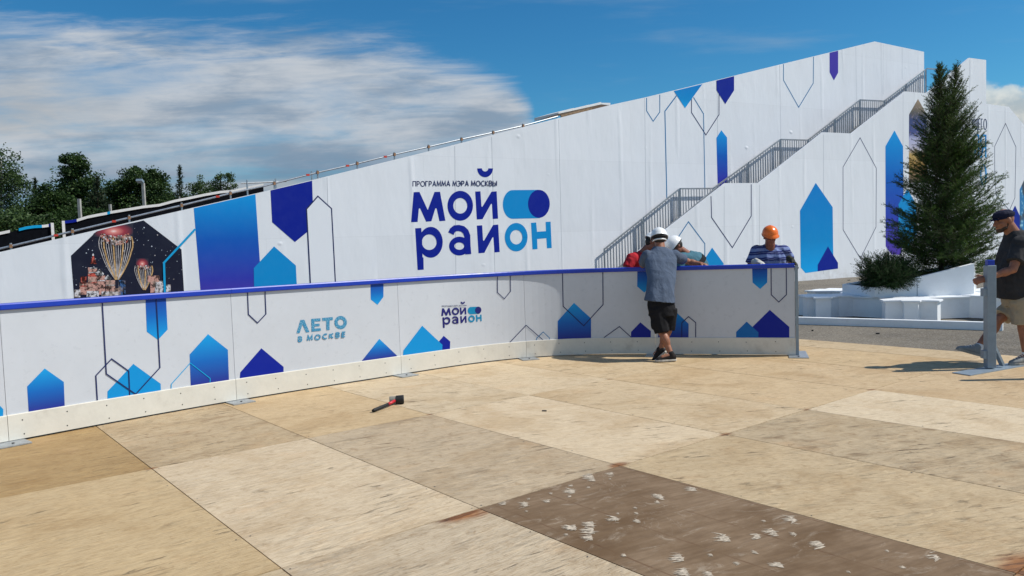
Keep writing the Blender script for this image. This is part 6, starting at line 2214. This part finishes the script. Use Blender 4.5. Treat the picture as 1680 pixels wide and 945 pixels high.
# ---- the walking man on the right
def walking_man():
    Y = 8.80
    g = ground_at(1640, 598)
    t = thing('person', (g.x, Y, 0), 'man in dark cap, charcoal T-shirt and beige shorts walking left past the steel post', 'person')
    P = lambda x, y, dy=0.0: at(x, y, Y + dy)
    hd_c = P(1646.5, 362); neck = P(1666, 386); chest = P(1672, 425); pel = P(1677, 487)
    shN, elN, wrN = P(1675, 400, -.21), P(1662, 442, -.27), P(1618, 456.5, -.24)
    shF, elF, wrF = P(1677, 404, .21), P(1694, 440, .27), P(1700, 478, .25)
    hipN, hipF = P(1676, 494, -.10), P(1678, 494, .10)
    knF_, anF_ = P(1639, 524, .08), P(1603.5, 571, .06)            # leading leg (far side)
    knB_, anB_ = P(1679, 541, -.10), P(1684, 583, -.10)            # trailing leg (near side)
    B = Blob()
    B.cap(pel, .10, chest, .09); B.cap(chest, .09, neck, .07); B.cap(shN, .06, shF, .06)
    B.cap(neck - Vector((0, 0, .03)), .082, hd_c + Vector((.045, 0, -.05)), .070)
    leg(B, hipF, knF_, anF_, 1.06); leg(B, hipN, knB_, anB_, 1.06)
    B.cap(anF_, .036, anF_ + Vector((-.12, 0, .0)), .03); B.cap(anB_, .036, anB_ + Vector((-.1, 0, -.05)), .03)
    arm(B, shN, elN, wrN, 1.1); arm(B, shF, elF, wrF, 1.1)
    hand(B, wrN, (-.97, 0, -.2), (-.1, -.75, .55), (-.2, -.1, 1), 1.0, 1.05)
    hand(B, wrF, (-.1, 0, -1), (0, 1, 0), (-1, 0, 0), .6, 1.05)
    r, f, u = head(B, hd_c, (-.97, -.05, -.16), (-.1, 0, 1), 1.10)
    B.fuse('body', M['skin'], t, .0065, 3)
    eyes(hd_c, r, f, u, t, 1.04)
    bd_ = Blob()
    bd_.ell(hd_c + f * .058 - u * .098, (.048, .042, .034), (r, f, u)); bd_.ell(hd_c + f * .030 - u * .078, (.073, .052, .036), (r, f, u)); bd_.ell(hd_c + f * .005 - u * .045, (.078, .022, .040), (r, f, u)); bd_.ell(hd_c + f * .088 - u * .058, (.032, .018, .009), (r, f, u))
    bd_.fuse('beard', noisy('short_beard', (.05, .032, .022), .8, amp=.4, scale=50), t, .007, 2)
    X = Vector((1, 0, 0)); Yv = Vector((0, 1, 0))
    S = Blob()
    S.loft([(P(1672.5, 489), X * .235, Yv * .215), (P(1671, 474), X * .245, Yv * .215), (P(1669, 455), X * .245, Yv * .212), (P(1670, 435), X * .232, Yv * .215), (P(1671, 417), X * .215, Yv * .225), (P(1672, 402), X * .185, Yv * .21), (P(1671, 390), X * .150, Yv * .16), (P(1666, 382), X * .108, Yv * .11), (P(1663, 378), X * .090, Yv * .09)], 28, 2.3)
    S.cone(shN + Vector((0, .02, .0)), .094, shN.lerp(elN, .72), .098); S.ell(shN, .098); S.cap(shN, .09, shF, .09); S.cone(shF, .094, shF.lerp(elF, .7), .095); S.ell(shF, .094)
    S.fuse('shirt', cloth('charcoal_jersey', (.035, .035, .038), .25), t, .009, 3, .012, 7, 6)
    T = Blob()
    T.loft([(P(1676, 478), X * .200, Yv * .195), (P(1676, 492), X * .205, Yv * .200), (P(1676, 502), X * .19, Yv * .19)], 24)
    T.cone(hipF + Vector((.01, 0, .03)), .128, hipF.lerp(knF_, .86), .108); T.cone(hipN + Vector((.01, 0, .03)), .135, hipN.lerp(knB_, .80), .115)
    T.ell(hipN, .13); T.ell(hipF, .13)
    T.fuse('shorts', cloth('beige_cotton', (.36, .30, .215), .12), t, .009, 3, .012, 8, 4)
    tm = cloth('grey_trainer_mesh', (.26, .27, .27), .2)
    ds = noisy('trainer_sole', (.30, .28, .25), .6, amp=.3, scale=18)
    toe = P(1562, 569.5, .06)
    dF = (toe - anF_); 
    upF = Vector((.30, 0, .95)).normalized()
    shoe(anF_, anF_ + (toe - anF_).normalized() * .235, .085, t, upF, tm, ds, 1.08)
    anB2 = anB_
    shoe(anB2, anB2 + Vector((-.20, -.01, -.05)), anB2.z - .012, t, Vector((0, 0, 1)), tm, ds, 1.08)
    sk = Blob(); sk.cone(anF_ + Vector((.0, 0, -.03)), .047, anF_.lerp(knF_, .14), .044); sk.fuse('sock', M['tarp'], t, .007, 2)
    sk = Blob(); sk.cone(anB_ + Vector((.0, 0, -.03)), .047, anB_.lerp(knB_, .14), .044); sk.fuse('sock', M['tarp'], t, .007, 2)
    # cap: soft crown pulled low, short peak over the brow
    C = Blob()
    c0 = hd_c + u * .066 - f * .008
    C.ell(c0, (.092, .122, .062), (r, f, u)); C.ell(c0 + f * .030 - u * .010, (.090, .092, .048), (r, f, u))
    C.loft([(c0 - u * .030 - f * .005, r * .092, f * .116), (c0 + u * .015 - f * .005, r * .094, f * .120)], 22)
    cp_ = C.fuse('cap', cloth('navy_cap_cloth', (.012, .014, .035)), t, .007, 3)
    pk = MB(); vs = []; n = 12
    for j in range(n + 1):
        a = math.pi * j / n
        for (q, dz_) in ((0, .0), (.070, -.016)):
            vs.append(c0 - u * (.022 - dz_) + r * ((.082 + q * .1) * math.cos(a)) + f * ((.098 + q) * math.sin(a) ** .8 if 0 < j < n else 0.02))
    fs = [(2 * j, 2 * j + 1, 2 * j + 3, 2 * j + 2) for j in range(n)]
    pk.add(vs, fs); po = pk.build('peak', cp_.data.materials[0], cp_, smooth=True)
    md = po.modifiers.new('thick', 'SOLIDIFY'); md.thickness = .006
    wd_ = (wrN - elN).normalized(); s = wd_.cross(Vector((0, 0, 1))).normalized(); v_ = wd_.cross(s)
    wc = wrN - wd_ * .035
    wt = MB().tube([wc - wd_ * .014, wc + wd_ * .014], [.039, .039], 14).build('watch', M['strap'], t, smooth=False)


walking_man()
